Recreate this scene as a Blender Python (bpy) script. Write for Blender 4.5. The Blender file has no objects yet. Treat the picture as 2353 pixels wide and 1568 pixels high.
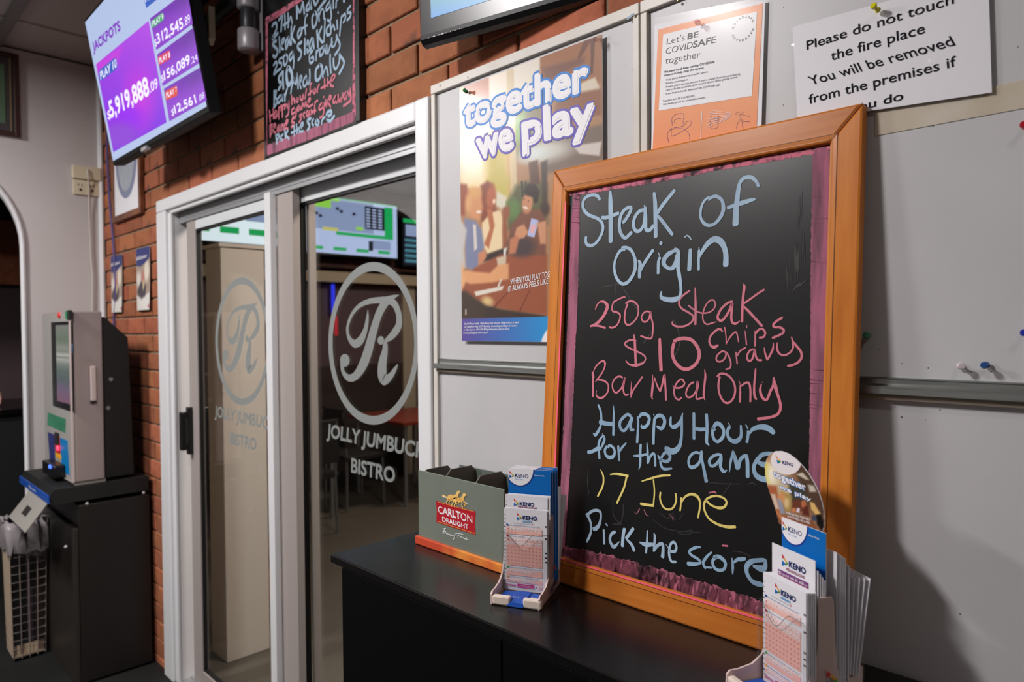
import bpy, math, random
import numpy as np
from mathutils import Vector, Matrix
random.seed(7)
S = bpy.context.scene
COL = S.collection
# ---------------------------------------------------------------- camera
CAM = np.array([0, -1.1, 1.57]); FPX = 1598.06; CX, CY = 1176.5, 784.0
def _axes(y=0.787767514, p=0.0202494, r=-0.0081071):
    rt = np.array([math.cos(y), math.sin(y), 0]); fw = np.array([-math.sin(y), math.cos(y), 0]); up = np.array([0, 0, 1.])
    f2 = fw*math.cos(p)-up*math.sin(p); u2 = up*math.cos(p)+fw*math.sin(p)
    return rt*math.cos(r)+u2*math.sin(r), u2*math.cos(r)-rt*math.sin(r), f2
RT, UP, FW = _axes()
cd = bpy.data.cameras.new('camera'); cam = bpy.data.objects.new('camera', cd); COL.objects.link(cam)
cam.matrix_world = Matrix([[RT[i], UP[i], -FW[i], CAM[i]] for i in range(3)]+[[0, 0, 0, 1]])
cd.sensor_width = 36.0; cd.lens = FPX/2353*36; cd.clip_start = 0.02
cd.dof.use_dof = True; cd.dof.focus_distance = 1.25; cd.dof.aperture_fstop = 4.5
S.camera = cam
# ---------------------------------------------------------------- exposure, world, lights
S.view_settings.view_transform = 'Standard'; S.view_settings.look = 'None'
S.view_settings.gamma = 1; S.view_settings.use_curve_mapping = False
S.view_settings.exposure = 0.0
w = bpy.data.worlds.new('world'); S.world = w; w.use_nodes = True
w.node_tree.nodes['Background'].inputs[0].default_value = (0.9, 0.93, 1, 1)
w.node_tree.nodes['Background'].inputs[1].default_value = 0.035
def area(name, loc, size, power, color=(1, 1, 1), target=None, sy=None, spread=math.pi):
    l = bpy.data.lights.new(name, 'AREA'); l.spread = spread; l.energy = power; l.size = size; l.color = color
    if sy: l.shape = 'RECTANGLE'; l.size_y = sy
    o = bpy.data.objects.new(name, l); COL.objects.link(o); o.location = loc
    if target is not None:
        o.rotation_euler = (Vector(target)-Vector(loc)).to_track_quat('-Z', 'Y').to_euler()
    return o
area('ceiling_lamp', (-1.5, -1.65, 2.93), 0.16, 64, (1, .96, .95), sy=.5)
area('ceiling_lamp', (-3.3, -1.9, 2.93), 0.25, 74, (1, .97, .96), sy=.5)
area('ceiling_lamp', (0.75, -1.1, 2.93), 0.14, 5, (1, .95, .9), sy=.14)
area('bistro_fill', (-1.6, .95, 2.9), 0.5, 58, (1, .86, .76))  # unseen fill light, added to brighten the white partition
area('bistro_fill', (-4.3, 2.9, 2.9), 0.5, 34, (1, .85, .72))  # another added fill, lifts the bistro floor and far wall
# ---------------------------------------------------------------- helpers
def lin(c):
    return tuple(((v/255)/12.92 if v/255 <= .04045 else ((v/255+.055)/1.055)**2.4) for v in c)
def ray(u, v): return FW+RT*(u-CX)/FPX-UP*(v-CY)/FPX
def onP(u, v, o, n):
    d = ray(u, v); o = np.array(o, float); n = np.array(n, float)
    return CAM+d*((o-CAM) @ n)/(d @ n)
def onY(u, v, y=0.): return onP(u, v, (0, y, 0), (0, 1, 0))
def onX(u, v, x): return onP(u, v, (x, 0, 0), (1, 0, 0))
def onZ(u, v, z): return onP(u, v, (0, 0, z), (0, 0, 1))
def pix(P):
    q = np.asarray(P)-CAM; z = q @ FW
    return np.stack([CX+FPX*(q @ RT)/z, CY-FPX*(q @ UP)/z], -1)
MATS = {}
def mat(name, c=(128, 128, 128), rough=.6, metal=0., emit=0., var=0., vscale=20., bump=0., bscale=60., spec=.5,
        c2=None, ramp=(.4, .6), rnd=0., stretch=None, coat=0.):
    if name in MATS: return MATS[name]
    m = bpy.data.materials.new(name); m.use_nodes = True; MATS[name] = m
    nt = m.node_tree; b = nt.nodes['Principled BSDF']; N = nt.nodes.new; L = nt.links.new
    col = (*lin(c), 1)
    b.inputs['Base Color'].default_value = col; b.inputs['Roughness'].default_value = rough
    b.inputs['Metallic'].default_value = metal; b.inputs['Specular IOR Level'].default_value = spec
    b.inputs['Coat Weight'].default_value = coat; b.inputs['Coat Roughness'].default_value = .08
    tc = N('ShaderNodeTexCoord'); src = tc.outputs['Object']
    if stretch:
        mp = N('ShaderNodeMapping'); mp.inputs['Scale'].default_value = stretch; L(src, mp.inputs[0]); src = mp.outputs[0]
    out = None
    if c2 is not None or var > 0:
        n = N('ShaderNodeTexNoise'); n.inputs['Scale'].default_value = vscale; n.inputs['Detail'].default_value = 6
        L(src, n.inputs['Vector'])
        r = N('ShaderNodeValToRGB'); L(n.outputs['Fac'], r.inputs[0])
        e = r.color_ramp.elements
        if c2 is not None:
            e[0].position, e[1].position = ramp; e[0].color = col; e[1].color = (*lin(c2), 1)
        else:
            e[0].position, e[1].position = .3, .7
            e[0].color = (*[x*(1-var) for x in lin(c)], 1); e[1].color = (*[min(1, x*(1+var)) for x in lin(c)], 1)
        out = r.outputs[0]; L(out, b.inputs['Base Color'])
    if rnd > 0:
        oi = N('ShaderNodeObjectInfo'); hs = N('ShaderNodeHueSaturation')
        mr = N('ShaderNodeMapRange'); mr.inputs[3].default_value = 1-rnd; mr.inputs[4].default_value = 1+rnd
        L(oi.outputs['Random'], mr.inputs[0]); L(mr.outputs[0], hs.inputs['Value'])
        mr2 = N('ShaderNodeMapRange'); mr2.inputs[3].default_value = .496; mr2.inputs[4].default_value = .51
        ml = N('ShaderNodeMath'); ml.operation = 'FRACT'; m3 = N('ShaderNodeMath'); m3.operation = 'MULTIPLY'; m3.inputs[1].default_value = 7.3
        L(oi.outputs['Random'], m3.inputs[0]); L(m3.outputs[0], ml.inputs[0]); L(ml.outputs[0], mr2.inputs[0]); L(mr2.outputs[0], hs.inputs['Hue'])
        if out is None: hs.inputs['Color'].default_value = col
        else: L(out, hs.inputs['Color'])
        L(hs.outputs[0], b.inputs['Base Color'])
    if emit > 0:
        b.inputs['Emission Color'].default_value = col; b.inputs['Emission Strength'].default_value = emit
        b.inputs['Base Color'].default_value = (0.01, .01, .01, 1)
    if bump > 0:
        n2 = N('ShaderNodeTexNoise'); n2.inputs['Scale'].default_value = bscale; n2.inputs['Detail'].default_value = 4
        L(src, n2.inputs['Vector']); bp = N('ShaderNodeBump'); bp.inputs['Strength'].default_value = bump
        bp.inputs['Distance'].default_value = .004; L(n2.outputs['Fac'], bp.inputs['Height']); L(bp.outputs[0], b.inputs['Normal'])
    return m
def clear_mat(name, tint=(1, 1, 1), refl=1.0, rough=0.02):
    m = bpy.data.materials.new(name); m.use_nodes = True; nt = m.node_tree; nt.nodes.clear(); N = nt.nodes.new; L = nt.links.new
    o = N('ShaderNodeOutputMaterial'); mx = N('ShaderNodeMixShader'); t = N('ShaderNodeBsdfTransparent'); g = N('ShaderNodeBsdfGlossy')
    t.inputs[0].default_value = (*tint, 1); g.inputs['Roughness'].default_value = rough; g.inputs[0].default_value = (.9, .9, .9, 1)
    f = N('ShaderNodeFresnel'); ge = N('ShaderNodeNewGeometry'); mr = N('ShaderNodeMapRange')
    mr.inputs[3].default_value = 1.45; mr.inputs[4].default_value = 1/1.45
    L(ge.outputs['Backfacing'], mr.inputs[0]); L(mr.outputs[0], f.inputs[0])
    mu = N('ShaderNodeMath'); mu.operation = 'MULTIPLY'; mu.inputs[1].default_value = refl
    L(f.outputs[0], mu.inputs[0]); L(mu.outputs[0], mx.inputs[0]); L(t.outputs[0], mx.inputs[1]); L(g.outputs[0], mx.inputs[2]); L(mx.outputs[0], o.inputs[0])
    MATS[name] = m; return m
def vcol_mat(name, rough=.4, emit=0., coat=0.):
    m = bpy.data.materials.new(name); m.use_nodes = True; nt = m.node_tree; b = nt.nodes['Principled BSDF']
    a = nt.nodes.new('ShaderNodeVertexColor'); a.layer_name = 'Col'
    nt.links.new(a.outputs[0], b.inputs['Emission Color' if emit else 'Base Color'])
    if emit: b.inputs['Emission Strength'].default_value = emit; b.inputs['Base Color'].default_value = (.01, .01, .01, 1)
    b.inputs['Roughness'].default_value = rough; b.inputs['Coat Weight'].default_value = coat; b.inputs['Coat Roughness'].default_value = .1
    MATS[name] = m; return m

class F:
    """a local plane frame: origin, unit right, unit up, outward normal"""
    def __init__(s, o, u, v):
        s.o = np.array(o, float); s.u = np.array(u, float); s.u /= np.linalg.norm(s.u)
        s.v = np.array(v, float); s.v -= s.u*(s.v @ s.u); s.v /= np.linalg.norm(s.v)
        s.n = np.cross(s.u, s.v)
    def p(s, a, b, h=0.): return s.o+s.u*a+s.v*b+s.n*h
    def px(s, x, y, h=0.):
        q = onP(x, y, s.o+s.n*h, s.n)-s.o
        return (q @ s.u, q @ s.v)
CAPH = .729
class MB:
    def __init__(s): s.V = []; s.Fc = []; s.MI = []; s.mats = []; s.smooth = False
    def mi(s, m):
        if isinstance(m, str): m = MATS[m]
        if m not in s.mats: s.mats.append(m)
        return s.mats.index(m)
    def add(s, vs, fs, m):
        k = len(s.V); i = s.mi(m); s.V += [tuple(map(float, v)) for v in vs]
        for f in fs: s.Fc.append([k+j for j in f]); s.MI.append(i)
        return s
    def box(s, x0, x1, y0, y1, z0, z1, m):
        vs = [(x, y, z) for x in (x0, x1) for y in (y0, y1) for z in (z0, z1)]
        return s.add(vs, [(0, 1, 3, 2), (4, 6, 7, 5), (0, 4, 5, 1), (2, 3, 7, 6), (0, 2, 6, 4), (1, 5, 7, 3)], m)
    def obox(s, fr, a0, a1, b0, b1, h0, h1, m):
        vs = [fr.p(a, b, h) for a in (a0, a1) for b in (b0, b1) for h in (h0, h1)]
        return s.add(vs, [(0, 1, 3, 2), (4, 6, 7, 5), (0, 4, 5, 1), (2, 3, 7, 6), (0, 2, 6, 4), (1, 5, 7, 3)], m)
    def poly(s, fr, pts, m, h=0.):
        n = len(pts); return s.add([fr.p(a, b, h) for a, b in pts], [list(range(n))], m)
    def prism(s, fr, pts, h0, h1, m):
        n = len(pts); vs = [fr.p(a, b, h1) for a, b in pts]+[fr.p(a, b, h0) for a, b in pts]
        fs = [list(range(n)), list(range(2*n-1, n-1, -1))]+[(i, i+n, (i+1) % n+n, (i+1) % n) for i in range(n)]
        return s.add(vs, fs, m)
    def pquad(s, fr, pts, m, h=0.0006): return s.poly(fr, [fr.px(x, y, h) for x, y in pts], m, h)
    def tube(s, pts, r, m, n=8, cap=True):
        pts = [np.array(p, float) for p in pts]; rings = []
        rr = r if isinstance(r, (list, tuple)) else [r]*len(pts)
        vs = []
        ref = None
        for i, p in enumerate(pts):
            d = pts[min(i+1, len(pts)-1)]-pts[max(i-1, 0)]; d = d/np.linalg.norm(d)
            if ref is None: ref = np.cross(d, [0, 0, 1.] if abs(d[2]) < .9 else [1., 0, 0])
            a = ref-d*(ref @ d); a /= np.linalg.norm(a); ref = a; b = np.cross(d, a)
            vs += [p+(a*math.cos(t)+b*math.sin(t))*rr[i] for t in [2*math.pi*k/n for k in range(n)]]
        fs = [(i*n+k, i*n+(k+1) % n, (i+1)*n+(k+1) % n, (i+1)*n+k) for i in range(len(pts)-1) for k in range(n)]
        if cap: fs += [list(range(n))[::-1], [(len(pts)-1)*n+k for k in range(n)]]
        return s.add(vs, fs, m)
    def lathe(s, o, axis, prof, m, n=14):
        ax = np.array(axis, float); ax /= np.linalg.norm(ax); o = np.array(o, float)
        a = np.cross(ax, [0, 0, 1.] if abs(ax[2]) < .9 else [1., 0, 0]); a /= np.linalg.norm(a); b = np.cross(ax, a)
        vs = [o+ax*h+(a*math.cos(t)+b*math.sin(t))*r for h, r in prof for t in [2*math.pi*k/n for k in range(n)]]
        fs = [(i*n+k, i*n+(k+1) % n, (i+1)*n+(k+1) % n, (i+1)*n+k) for i in range(len(prof)-1) for k in range(n)]
        fs += [list(range(n))[::-1], [(len(prof)-1)*n+k for k in range(n)]]
        return s.add(vs, fs, m)
    def stroke(s, fr, pts, wd, m, h=.0005, px=True, sc=None, smooth=True):
        """ribbon through points; points may carry own width; px: photo-measured points are mapped on the plane"""
        P = []
        for q in pts:
            ww = q[2] if len(q) > 2 else wd
            if px:
                a = fr.px(q[0], q[1], h); b = fr.px(q[0]+1, q[1], h); c = fr.px(q[0], q[1]+1, h)
                k = .5*(math.hypot(b[0]-a[0], b[1]-a[1])+math.hypot(c[0]-a[0], c[1]-a[1]))
                P.append((a[0], a[1], ww*k))
            else: P.append((q[0], q[1], ww))
        P = np.array(P)
        if smooth and len(P) > 2:
            Q = []
            E = np.vstack([2*P[0]-P[1], P, 2*P[-1]-P[-2]])
            for i in range(1, len(E)-2):
                for t in np.linspace(0, 1, 6, endpoint=False):
                    Q.append(.5*((2*E[i])+(-E[i-1]+E[i+1])*t+(2*E[i-1]-5*E[i]+4*E[i+1]-E[i+2])*t*t+(-E[i-1]+3*E[i]-3*E[i+1]+E[i+2])*t**3))
            Q.append(P[-1]); P = np.array(Q)
        T = np.gradient(P[:, :2], axis=0); T /= np.maximum(np.linalg.norm(T, axis=1, keepdims=True), 1e-9)
        # round ends
        e0 = P[0].copy(); e0[:2] -= T[0]*P[0, 2]*.3; e0[2] *= .6; e1 = P[-1].copy(); e1[:2] += T[-1]*P[-1, 2]*.3; e1[2] *= .6
        P = np.vstack([e0, P, e1]); T = np.vstack([T[0], T, T[-1]])
        Nn = np.stack([-T[:, 1], T[:, 0]], 1)*P[:, 2:3]*.5
        A = P[:, :2]+Nn; B = P[:, :2]-Nn; n = len(P)
        MB.kk = getattr(MB, 'kk', 0)+1; hh = h+(MB.kk % 60)*5e-6
        return s.add([fr.p(a, b, hh) for a, b in A]+[fr.p(a, b, hh) for a, b in B], [(i, i+n, i+n+1, i+1) for i in range(n-1)], m)
    def text(s, fr, st, p0, p1, pt, m, h=.0008, px=True, bold=0., res=2, shear=0.):
        """text whose baseline runs p0 to p1 and whose capital height reaches pt"""
        if px: p0, p1, pt = fr.px(*p0, h), fr.px(*p1, h), fr.px(*pt, h)
        dil = bold if bold >= .015 else 0
        V, Fs = text_mesh(st, 0. if dil else bold, res, shear)
        if not len(V): return s
        x0, x1 = V[:, 0].min(), V[:, 0].max()
        p0, p1, pt = map(np.array, (p0, p1, pt))
        U = (p1-p0)/(x1-x0); W = (pt-p0)/CAPH
        L = p0+(V[:, :1]-x0)*U+V[:, 1:2]*W
        if dil: s.dilate(fr, L, Fs, dil*.5*(np.linalg.norm(U)+np.linalg.norm(W)), m, h-.00045)
        return s.add([fr.p(a, b, h) for a, b in L], Fs, m)
    def dilate(s, fr, L, Fs, R, m, h, n=8):
        """thicken flat glyphs: a band with round joins along every outline edge"""
        cnt = {}
        for f in Fs:
            for i in range(len(f)):
                e = tuple(sorted((f[i], f[(i+1) % len(f)]))); cnt[e] = cnt.get(e, 0)+1
        ang = np.linspace(0, 2*math.pi, n+1)[:-1]
        for i_, e in enumerate(k for k, c in cnt.items() if c == 1):
            p, q = L[e[0]], L[e[1]]; d = q-p; ln = np.linalg.norm(d); hh = h+(i_ % 97)*4e-6
            if ln < 1e-9: continue
            nr = np.array([-d[1], d[0]])/ln*R
            s.poly(fr, [tuple(p+nr), tuple(p-nr), tuple(q-nr), tuple(q+nr)], m, hh)
            s.poly(fr, [(q[0]+R*math.cos(t), q[1]+R*math.sin(t)) for t in ang], m, hh+2e-6)
    def build(s, name, parent=None, bevel=0., smooth=False, mods=None, origin=None):
        me = bpy.data.meshes.new(name)
        V = np.array(s.V)
        if parent is not None: root = WORLD(parent)
        elif origin is not None: root = np.array(origin, float)
        else: root = np.array([(V[:, 0].min()+V[:, 0].max())/2, (V[:, 1].min()+V[:, 1].max())/2, V[:, 2].min()])
        V = V-root
        me.from_pydata([tuple(v) for v in V], [], s.Fc); me.update()
        for m in s.mats: me.materials.append(m)
        me.polygons.foreach_set('material_index', s.MI)
        if smooth: me.polygons.foreach_set('use_smooth', [True]*len(me.polygons))
        o = bpy.data.objects.new(name, me); COL.objects.link(o)
        if parent is None: o.location = root
        else: o.parent = parent
        if bevel > 0:
            b = o.modifiers.new('bevel', 'BEVEL'); b.width = bevel; b.segments = 2; b.limit_method = 'ANGLE'; b.angle_limit = .6
        return o
def WORLD(o):
    p = np.zeros(3)
    while o is not None: p = p+np.array(o.location); o = o.parent
    return p
_tc = {}
def text_mesh(st, bold, res, shear):
    k = (st, bold, res, shear)
    if k in _tc: return _tc[k]
    c = bpy.data.curves.new('t', 'FONT'); c.body = st; c.offset = bold; c.resolution_u = res; c.shear = shear; c.size = 1.0
    o = bpy.data.objects.new('t', c); me = o.to_mesh()
    V = np.array([v.co[:] for v in me.vertices]); Fs = [list(p.vertices) for p in me.polygons]
    o.to_mesh_clear(); bpy.data.objects.remove(o); bpy.data.curves.remove(c)
    _tc[k] = (V, Fs); return _tc[k]
def tag(o, label=None, cat=None, group=None, kind=None):
    for k, v in (('label', label), ('category', cat), ('group', group), ('kind', kind)):
        if v: o[k] = v
    return o
def thing(name, loc, label, cat, group=None, kind=None):
    o = bpy.data.objects.new(name, None); COL.objects.link(o); o.location = loc; o.empty_display_size = .05
    return tag(o, label, cat, group, kind)
def struct(name, loc=(0, 0, 0)): return thing(name, loc, None, None, kind='structure')
# ---------------------------------------------------------------- materials
mat('white_wall', (196, 190, 188), .75, var=.03, vscale=3, bump=.15, bscale=90)
mat('ceil', (176, 170, 166), .85, bump=.2, bscale=120)
mat('ceil_bar', (120, 116, 114), .6)
mat('brick', (172, 100, 68), .85, c2=(138, 76, 50), vscale=14, ramp=(.35, .75), bump=.6, bscale=70, rnd=.2)
mat('brick_fleck', (164, 92, 64), .85, c2=(96, 66, 56), vscale=10, ramp=(.56, .68), bump=.6, bscale=70, rnd=.16)
mat('mortar', (146, 124, 100), .95, var=.2, vscale=40, bump=.8, bscale=150)
mat('trim_white', (222, 222, 224), .35, var=.015, vscale=4)
mat('alu', (172, 174, 176), .38, metal=.55)
mat('alu_white', (216, 220, 222), .3)
mat('alu_side', (168, 158, 154), .42, metal=.1)
mat('gasket', (12, 12, 12), .5)
mat('board_white', (196, 194, 196), .42, c2=(188, 187, 188), vscale=5, ramp=(.3, .7))
mat('frame_cream', (212, 207, 200), .4, c2=(198, 188, 176), vscale=9, ramp=(.45, .8))
mat('stain_beige', (196, 186, 170), .5, c2=(186, 172, 150), vscale=12, ramp=(.4, .7))
mat('tray_alu', (150, 154, 152), .3, metal=.75, c2=(126, 128, 124), vscale=30, ramp=(.4, .7), stretch=(.3, 6, 6))
mat('tray_lip', (196, 184, 166), .35, metal=.3, c2=(160, 146, 126), vscale=30, ramp=(.45, .75), stretch=(.5, 6, 6))
mat('screw', (120, 104, 72), .35, metal=.8); mat('dark_hole', (25, 22, 20), .8)
mat('black_plastic', (18, 18, 20), .3); mat('black_matte', (14, 13, 13), .6)
mat('worktop_black', (9, 8, 8), .25, spec=.4, bump=.03, bscale=300); mat('tv_black', (8, 8, 8), .65, spec=.25); mat('cabinet_black', (2, 2, 2), .5, spec=.15)
mat('door_edge', (70, 70, 72), .4)
mat('floor_dark', (14, 16, 14), .7, c2=(5, 6, 5), vscale=3, ramp=(.4, .6))
mat('floor_bistro', (92, 84, 74), .5, var=.12, vscale=2)
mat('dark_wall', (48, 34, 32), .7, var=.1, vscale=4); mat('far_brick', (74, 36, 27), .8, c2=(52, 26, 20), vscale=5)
mat('plum_wall', (84, 66, 70), .7); mat('bulkhead', (176, 160, 138), .6); mat('cream_wall', (168, 154, 136), .7)
mat('pillar_white', (226, 214, 204), .6); mat('brown_timber', (96, 52, 32), .5, var=.2, vscale=8, stretch=(1, 6, 1))
mat('table_red', (128, 50, 38), .4); mat('chair_dark', (30, 24, 24), .6); mat('metal_leg', (160, 160, 165), .3, metal=.8)
clear_mat('glass', (.93, .95, .94), 1.0)
clear_mat('acrylic', (.97, .97, .97), .9, .05)
clear_mat('laminate', (1, 1, 1), .5, .07)
mat('frost', (136, 140, 138), .5); mat('handle_black', (16, 15, 15), .35, bump=.4, bscale=40)
mat('wood', (212, 130, 52), .32, c2=(188, 106, 36), vscale=7, ramp=(.3, .72), stretch=(9, 9, .7), spec=.3)
mat('wood_h', (200, 120, 48), .34, c2=(176, 98, 32), vscale=7, ramp=(.3, .72), stretch=(.7, 9, 9), spec=.3)
mat('wood_groove', (92, 44, 14), .5)
mat('slate', (13, 14, 14), .33, c2=(18, 19, 20), vscale=5, ramp=(.5, .8), spec=.45)
mat('chalk_smear', (44, 40, 42), .6, c2=(24, 25, 26), vscale=9, ramp=(.42, .56), stretch=(1, 1, .6))
def chalk(name, c, lo, hi, base=(36, 34, 36), sc=160, st=(1, 1, 1), r=(.38, .5)):
    mat(name, base, .8, c2=c, vscale=sc, ramp=(lo, hi), stretch=st)
chalk('chalk_pink', (206, 112, 134), .36, .52, base=(70, 50, 58), sc=60)
chalk('chalk_pink_v', (168, 96, 122), .26, .56, base=(96, 62, 76), sc=45, st=(1.5, 1.5, .16))
chalk('chalk_pink_rough', (176, 96, 118), .34, .56, base=(60, 42, 50), sc=42)
mat('ink_pink', (216, 118, 136), .7, c2=(194, 112, 130), vscale=30, ramp=(.4, .7), stretch=(1, 1, .5))
mat('ink_blue', (164, 190, 212), .7, c2=(146, 168, 190), vscale=30, ramp=(.4, .7), stretch=(1, 1, .5))
mat('ink_blue2', (146, 178, 204), .7, c2=(122, 150, 176), vscale=30, ramp=(.4, .7), stretch=(1, 1, .5))
chalk('chalk_yellow', (232, 212, 120), .36, .46, base=(206, 188, 108), sc=260)
mat('neon_pink', (255, 96, 128), .6)
mat('paper', (228, 226, 232), .5); mat('paper_pinkish', (226, 214, 222), .55); mat('paper_warm', (236, 228, 230), .55)
mat('ink_black', (8, 10, 20), .6, spec=.1); mat('print_black', (20, 22, 26), .5); mat('print_grey', (90, 88, 100), .5)
mat('orange_print', (232, 128, 66), .45, c2=(238, 152, 84), vscale=4, ramp=(.35, .7))
mat('white_print', (238, 236, 240), .5); mat('navy', (30, 42, 110), .4); mat('purple_ink', (110, 50, 120), .5)
mat('kblue', (0, 104, 186), .35); mat('kblue_dark', (28, 62, 150), .35); mat('ktext', (24, 44, 110), .4)
mat('klight', (70, 160, 215), .45); mat('kred', (214, 40, 52), .45); mat('kyel', (236, 168, 30), .45); mat('kgrn', (60, 160, 70), .45)
mat('magenta', (206, 36, 122), .45); mat('maroon_text', (140, 28, 76), .45); mat('form_pink', (240, 186, 176), .5); mat('form_line', (214, 120, 118), .5)
mat('plum', (112, 44, 120), .4); mat('red_band', (220, 54, 48), .4)
mat('caddy_grey', (128, 136, 124), .38, metal=.25, c2=(118, 126, 116), vscale=3, ramp=(.4, .6))
mat('caddy_back', (104, 112, 106), .4, metal=.2); mat('caddy_inner', (98, 90, 82), .6)
mat('caddy_base', (196, 70, 40), .4, c2=(226, 140, 56), vscale=9, ramp=(.5, .66))
mat('label_red', (176, 18, 34), .4); mat('gold', (222, 166, 78), .4, c2=(246, 208, 130), vscale=60, ramp=(.4, .65)); mat('gold_line', (214, 160, 74), .4)
mat('cream_plastic', (222, 206, 194), .4); mat('holder_pink', (208, 184, 178), .45); mat('blue_strip', (24, 78, 168), .35)
mat('outline_blue', (0, 118, 204), .4); mat('outline_purple', (84, 66, 176), .4)
mat('silver', (170, 166, 170), .4, metal=.25); mat('silver_dark', (60, 60, 64), .4, metal=.3); mat('grey_arm', (44, 44, 46), .5)
mat('kiosk_side', (146, 132, 130), .5); mat('kiosk_face', (160, 156, 152), .45); mat('kiosk_edge', (188, 170, 166), .45)
mat('panel_dark', (26, 22, 20), .45); mat('panel_light', (42, 38, 34), .45); mat('grey_plate', (146, 142, 136), .5)
mat('bin_beige', (190, 168, 140), .6); mat('bin_wire', (150, 136, 128), .5); mat('bin_inner', (60, 48, 44), .8)
clear_mat('liner', (.62, .58, .6), 1.0, .25)
mat('liner_solid', (150, 142, 144), .35, bump=.6, bscale=25)
mat('cable_purple', (86, 70, 128), .5); mat('cable_white', (196, 188, 184), .5); mat('outlet_cream', (216, 204, 176), .45)
mat('wood_frame', (98, 54, 32), .4, c2=(140, 88, 56), vscale=10, ramp=(.4, .7)); mat('dark_frame', (58, 34, 26), .4)
mat('pic_dark', (70, 64, 62), .3); mat('gold_trim', (150, 128, 100), .35, metal=.4)
for n_, c_ in dict(green=(0, 110, 70), blue=(10, 70, 130), royal=(20, 40, 160), red=(170, 20, 40), yellow=(214, 204, 20), white=(214, 200, 204)).items():
    mat('pin_'+n_, c_, .18, coat=.5)
clear_mat('laminate_dull', (1, 1, 1), .12, .15)
clear_mat('pin_clear', (.92, .86, .88), 2.2, .05)
mat('steel', (190, 190, 190), .25, metal=.9)
vcol_mat('photo_print', .3, coat=.3); vcol_mat('photo_soft', .5)
def emis(n, c, e): mat(n, c, emit=e)
emis('s_white', (190, 208, 246), .86); emis('s_text', (236, 232, 255), 1.1); emis('s_purple', (132, 50, 200), .9); emis('s_blue', (36, 90, 190), 1)
emis('s_green', (30, 160, 90), 1); emis('s_red', (214, 50, 90), 1); emis('s_orange', (220, 70, 60), 1)
vcol_mat('screen_v', emit=1.0)
emis('b_white', (186, 200, 240), 1.0); emis('b_green', (20, 170, 90), 1); emis('b_lime', (150, 215, 80), 1); emis('b_dark', (20, 28, 50), .6); emis('b_yel', (205, 200, 110), 1)
emis('b_sky', (110, 175, 225), 1); emis('b_bright', (235, 248, 255), 1.15); emis('b_cyan', (80, 140, 160), .8); emis('b_grey', (150, 165, 205), .9)
emis('neon_b', (40, 50, 220), 1.2); emis('neon_r', (170, 24, 40), 1); emis('led_r', (255, 60, 90), 2.5); emis('led_b', (70, 110, 255), 2.5); emis('led_g', (40, 180, 110), 1)

def grid_print(fr, a0, a1, b0, b1, na, nb, func, h=.0004):
    """flat printed picture: a fine grid whose vertex colours are the ink (func takes plane coordinates)"""
    A, B = np.meshgrid(np.linspace(a0, a1, na), np.linspace(b0, b1, nb)); A = A.ravel(); B = B.ravel()
    P = fr.o+np.outer(A, fr.u)+np.outer(B, fr.v)+fr.n*h
    return P, func(A, B, P), [(j*na+i, j*na+i+1, (j+1)*na+i+1, (j+1)*na+i) for j in range(nb-1) for i in range(na-1)]
def build_print(name, parent, P, Cc, Fs, m):
    me = bpy.data.meshes.new(name); me.from_pydata([tuple(p) for p in P-WORLD(parent)], [], Fs); me.update()
    ca = me.color_attributes.new('Col', 'FLOAT_COLOR', 'POINT')
    C4 = np.ones((len(P), 4)); x = np.clip(Cc, 0, 255)/255.; C4[:, :3] = np.where(x <= .04045, x/12.92, ((x+.055)/1.055)**2.4)
    ca.data.foreach_set('color', C4.ravel()); me.materials.append(MATS[m])
    o = bpy.data.objects.new(name, me); COL.objects.link(o); o.parent = parent; return o
def sdf_poly(X, Y, pts):
    d = np.full(X.shape, 1e9); ins = np.zeros(X.shape, bool); n = len(pts)
    for i in range(n):
        (ax, ay), (bx, by) = pts[i], pts[(i+1) % n]
        ex, ey = bx-ax, by-ay; wx, wy = X-ax, Y-ay
        t = np.clip((wx*ex+wy*ey)/(ex*ex+ey*ey+1e-12), 0, 1)
        d = np.minimum(d, np.hypot(wx-ex*t, wy-ey*t))
        c = ((ay > Y) != (by > Y)) & (X < (bx-ax)*(Y-ay)/((by-ay)+1e-12)+ax); ins ^= c
    return np.where(ins, -d, d)
def paint(C, X, Y, shapes):
    for sh in shapes:
        if sh[0] == 'e':
            _, cx, cy, rx, ry, rot, col, soft = sh; c, s_ = math.cos(rot), math.sin(rot)
            x = (X-cx)*c+(Y-cy)*s_; y = -(X-cx)*s_+(Y-cy)*c
            d = (np.hypot(x/rx, y/ry)-1)*min(rx, ry)
        else:
            _, pts, col, soft = sh; d = sdf_poly(X, Y, pts)
        a = np.clip(.5-d/(soft+1e-6), 0, 1)[:, None]*(sh[-1] > -1)
        C[:] = C*(1-a)+np.array(col, float)*a
    return C
# ---------------------------------------------------------------- the room shell
CEIL = 2.975; XL = -4.22
fl = struct('floor', (-1, -2, 0))
MB().box(-4.3, 2.5, -5, 0.1, -.08, 0, 'floor_dark').build('floor_front', fl)
MB().box(-6.2, 2.5, .1, 7, -.08, 0, 'floor_bistro').build('floor_rear', fl)
MB().box(-6.2, -4.3, -5, .1, -.08, 0, 'floor_dark').build('floor_annex', fl)
ce = struct('ceiling', (-1, 0, CEIL))
MB().box(-6.3, 2.6, -5.1, 7.1, CEIL+.012, CEIL+.1, 'ceil').build('ceiling_panel', ce)
for x in (-3.85, -2.65, -1.45, -.25): MB().box(x-.012, x+.012, -5, 0, CEIL+.004, CEIL+.012, 'ceil').build('ceiling_bar', ce)
for y in (-.46, -1.06, -1.66, -2.26): MB().box(XL, 2.5, y-.022, y+.022, CEIL-.006, CEIL+.012, 'ceil_bar').build('ceiling_bar', ce)
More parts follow.
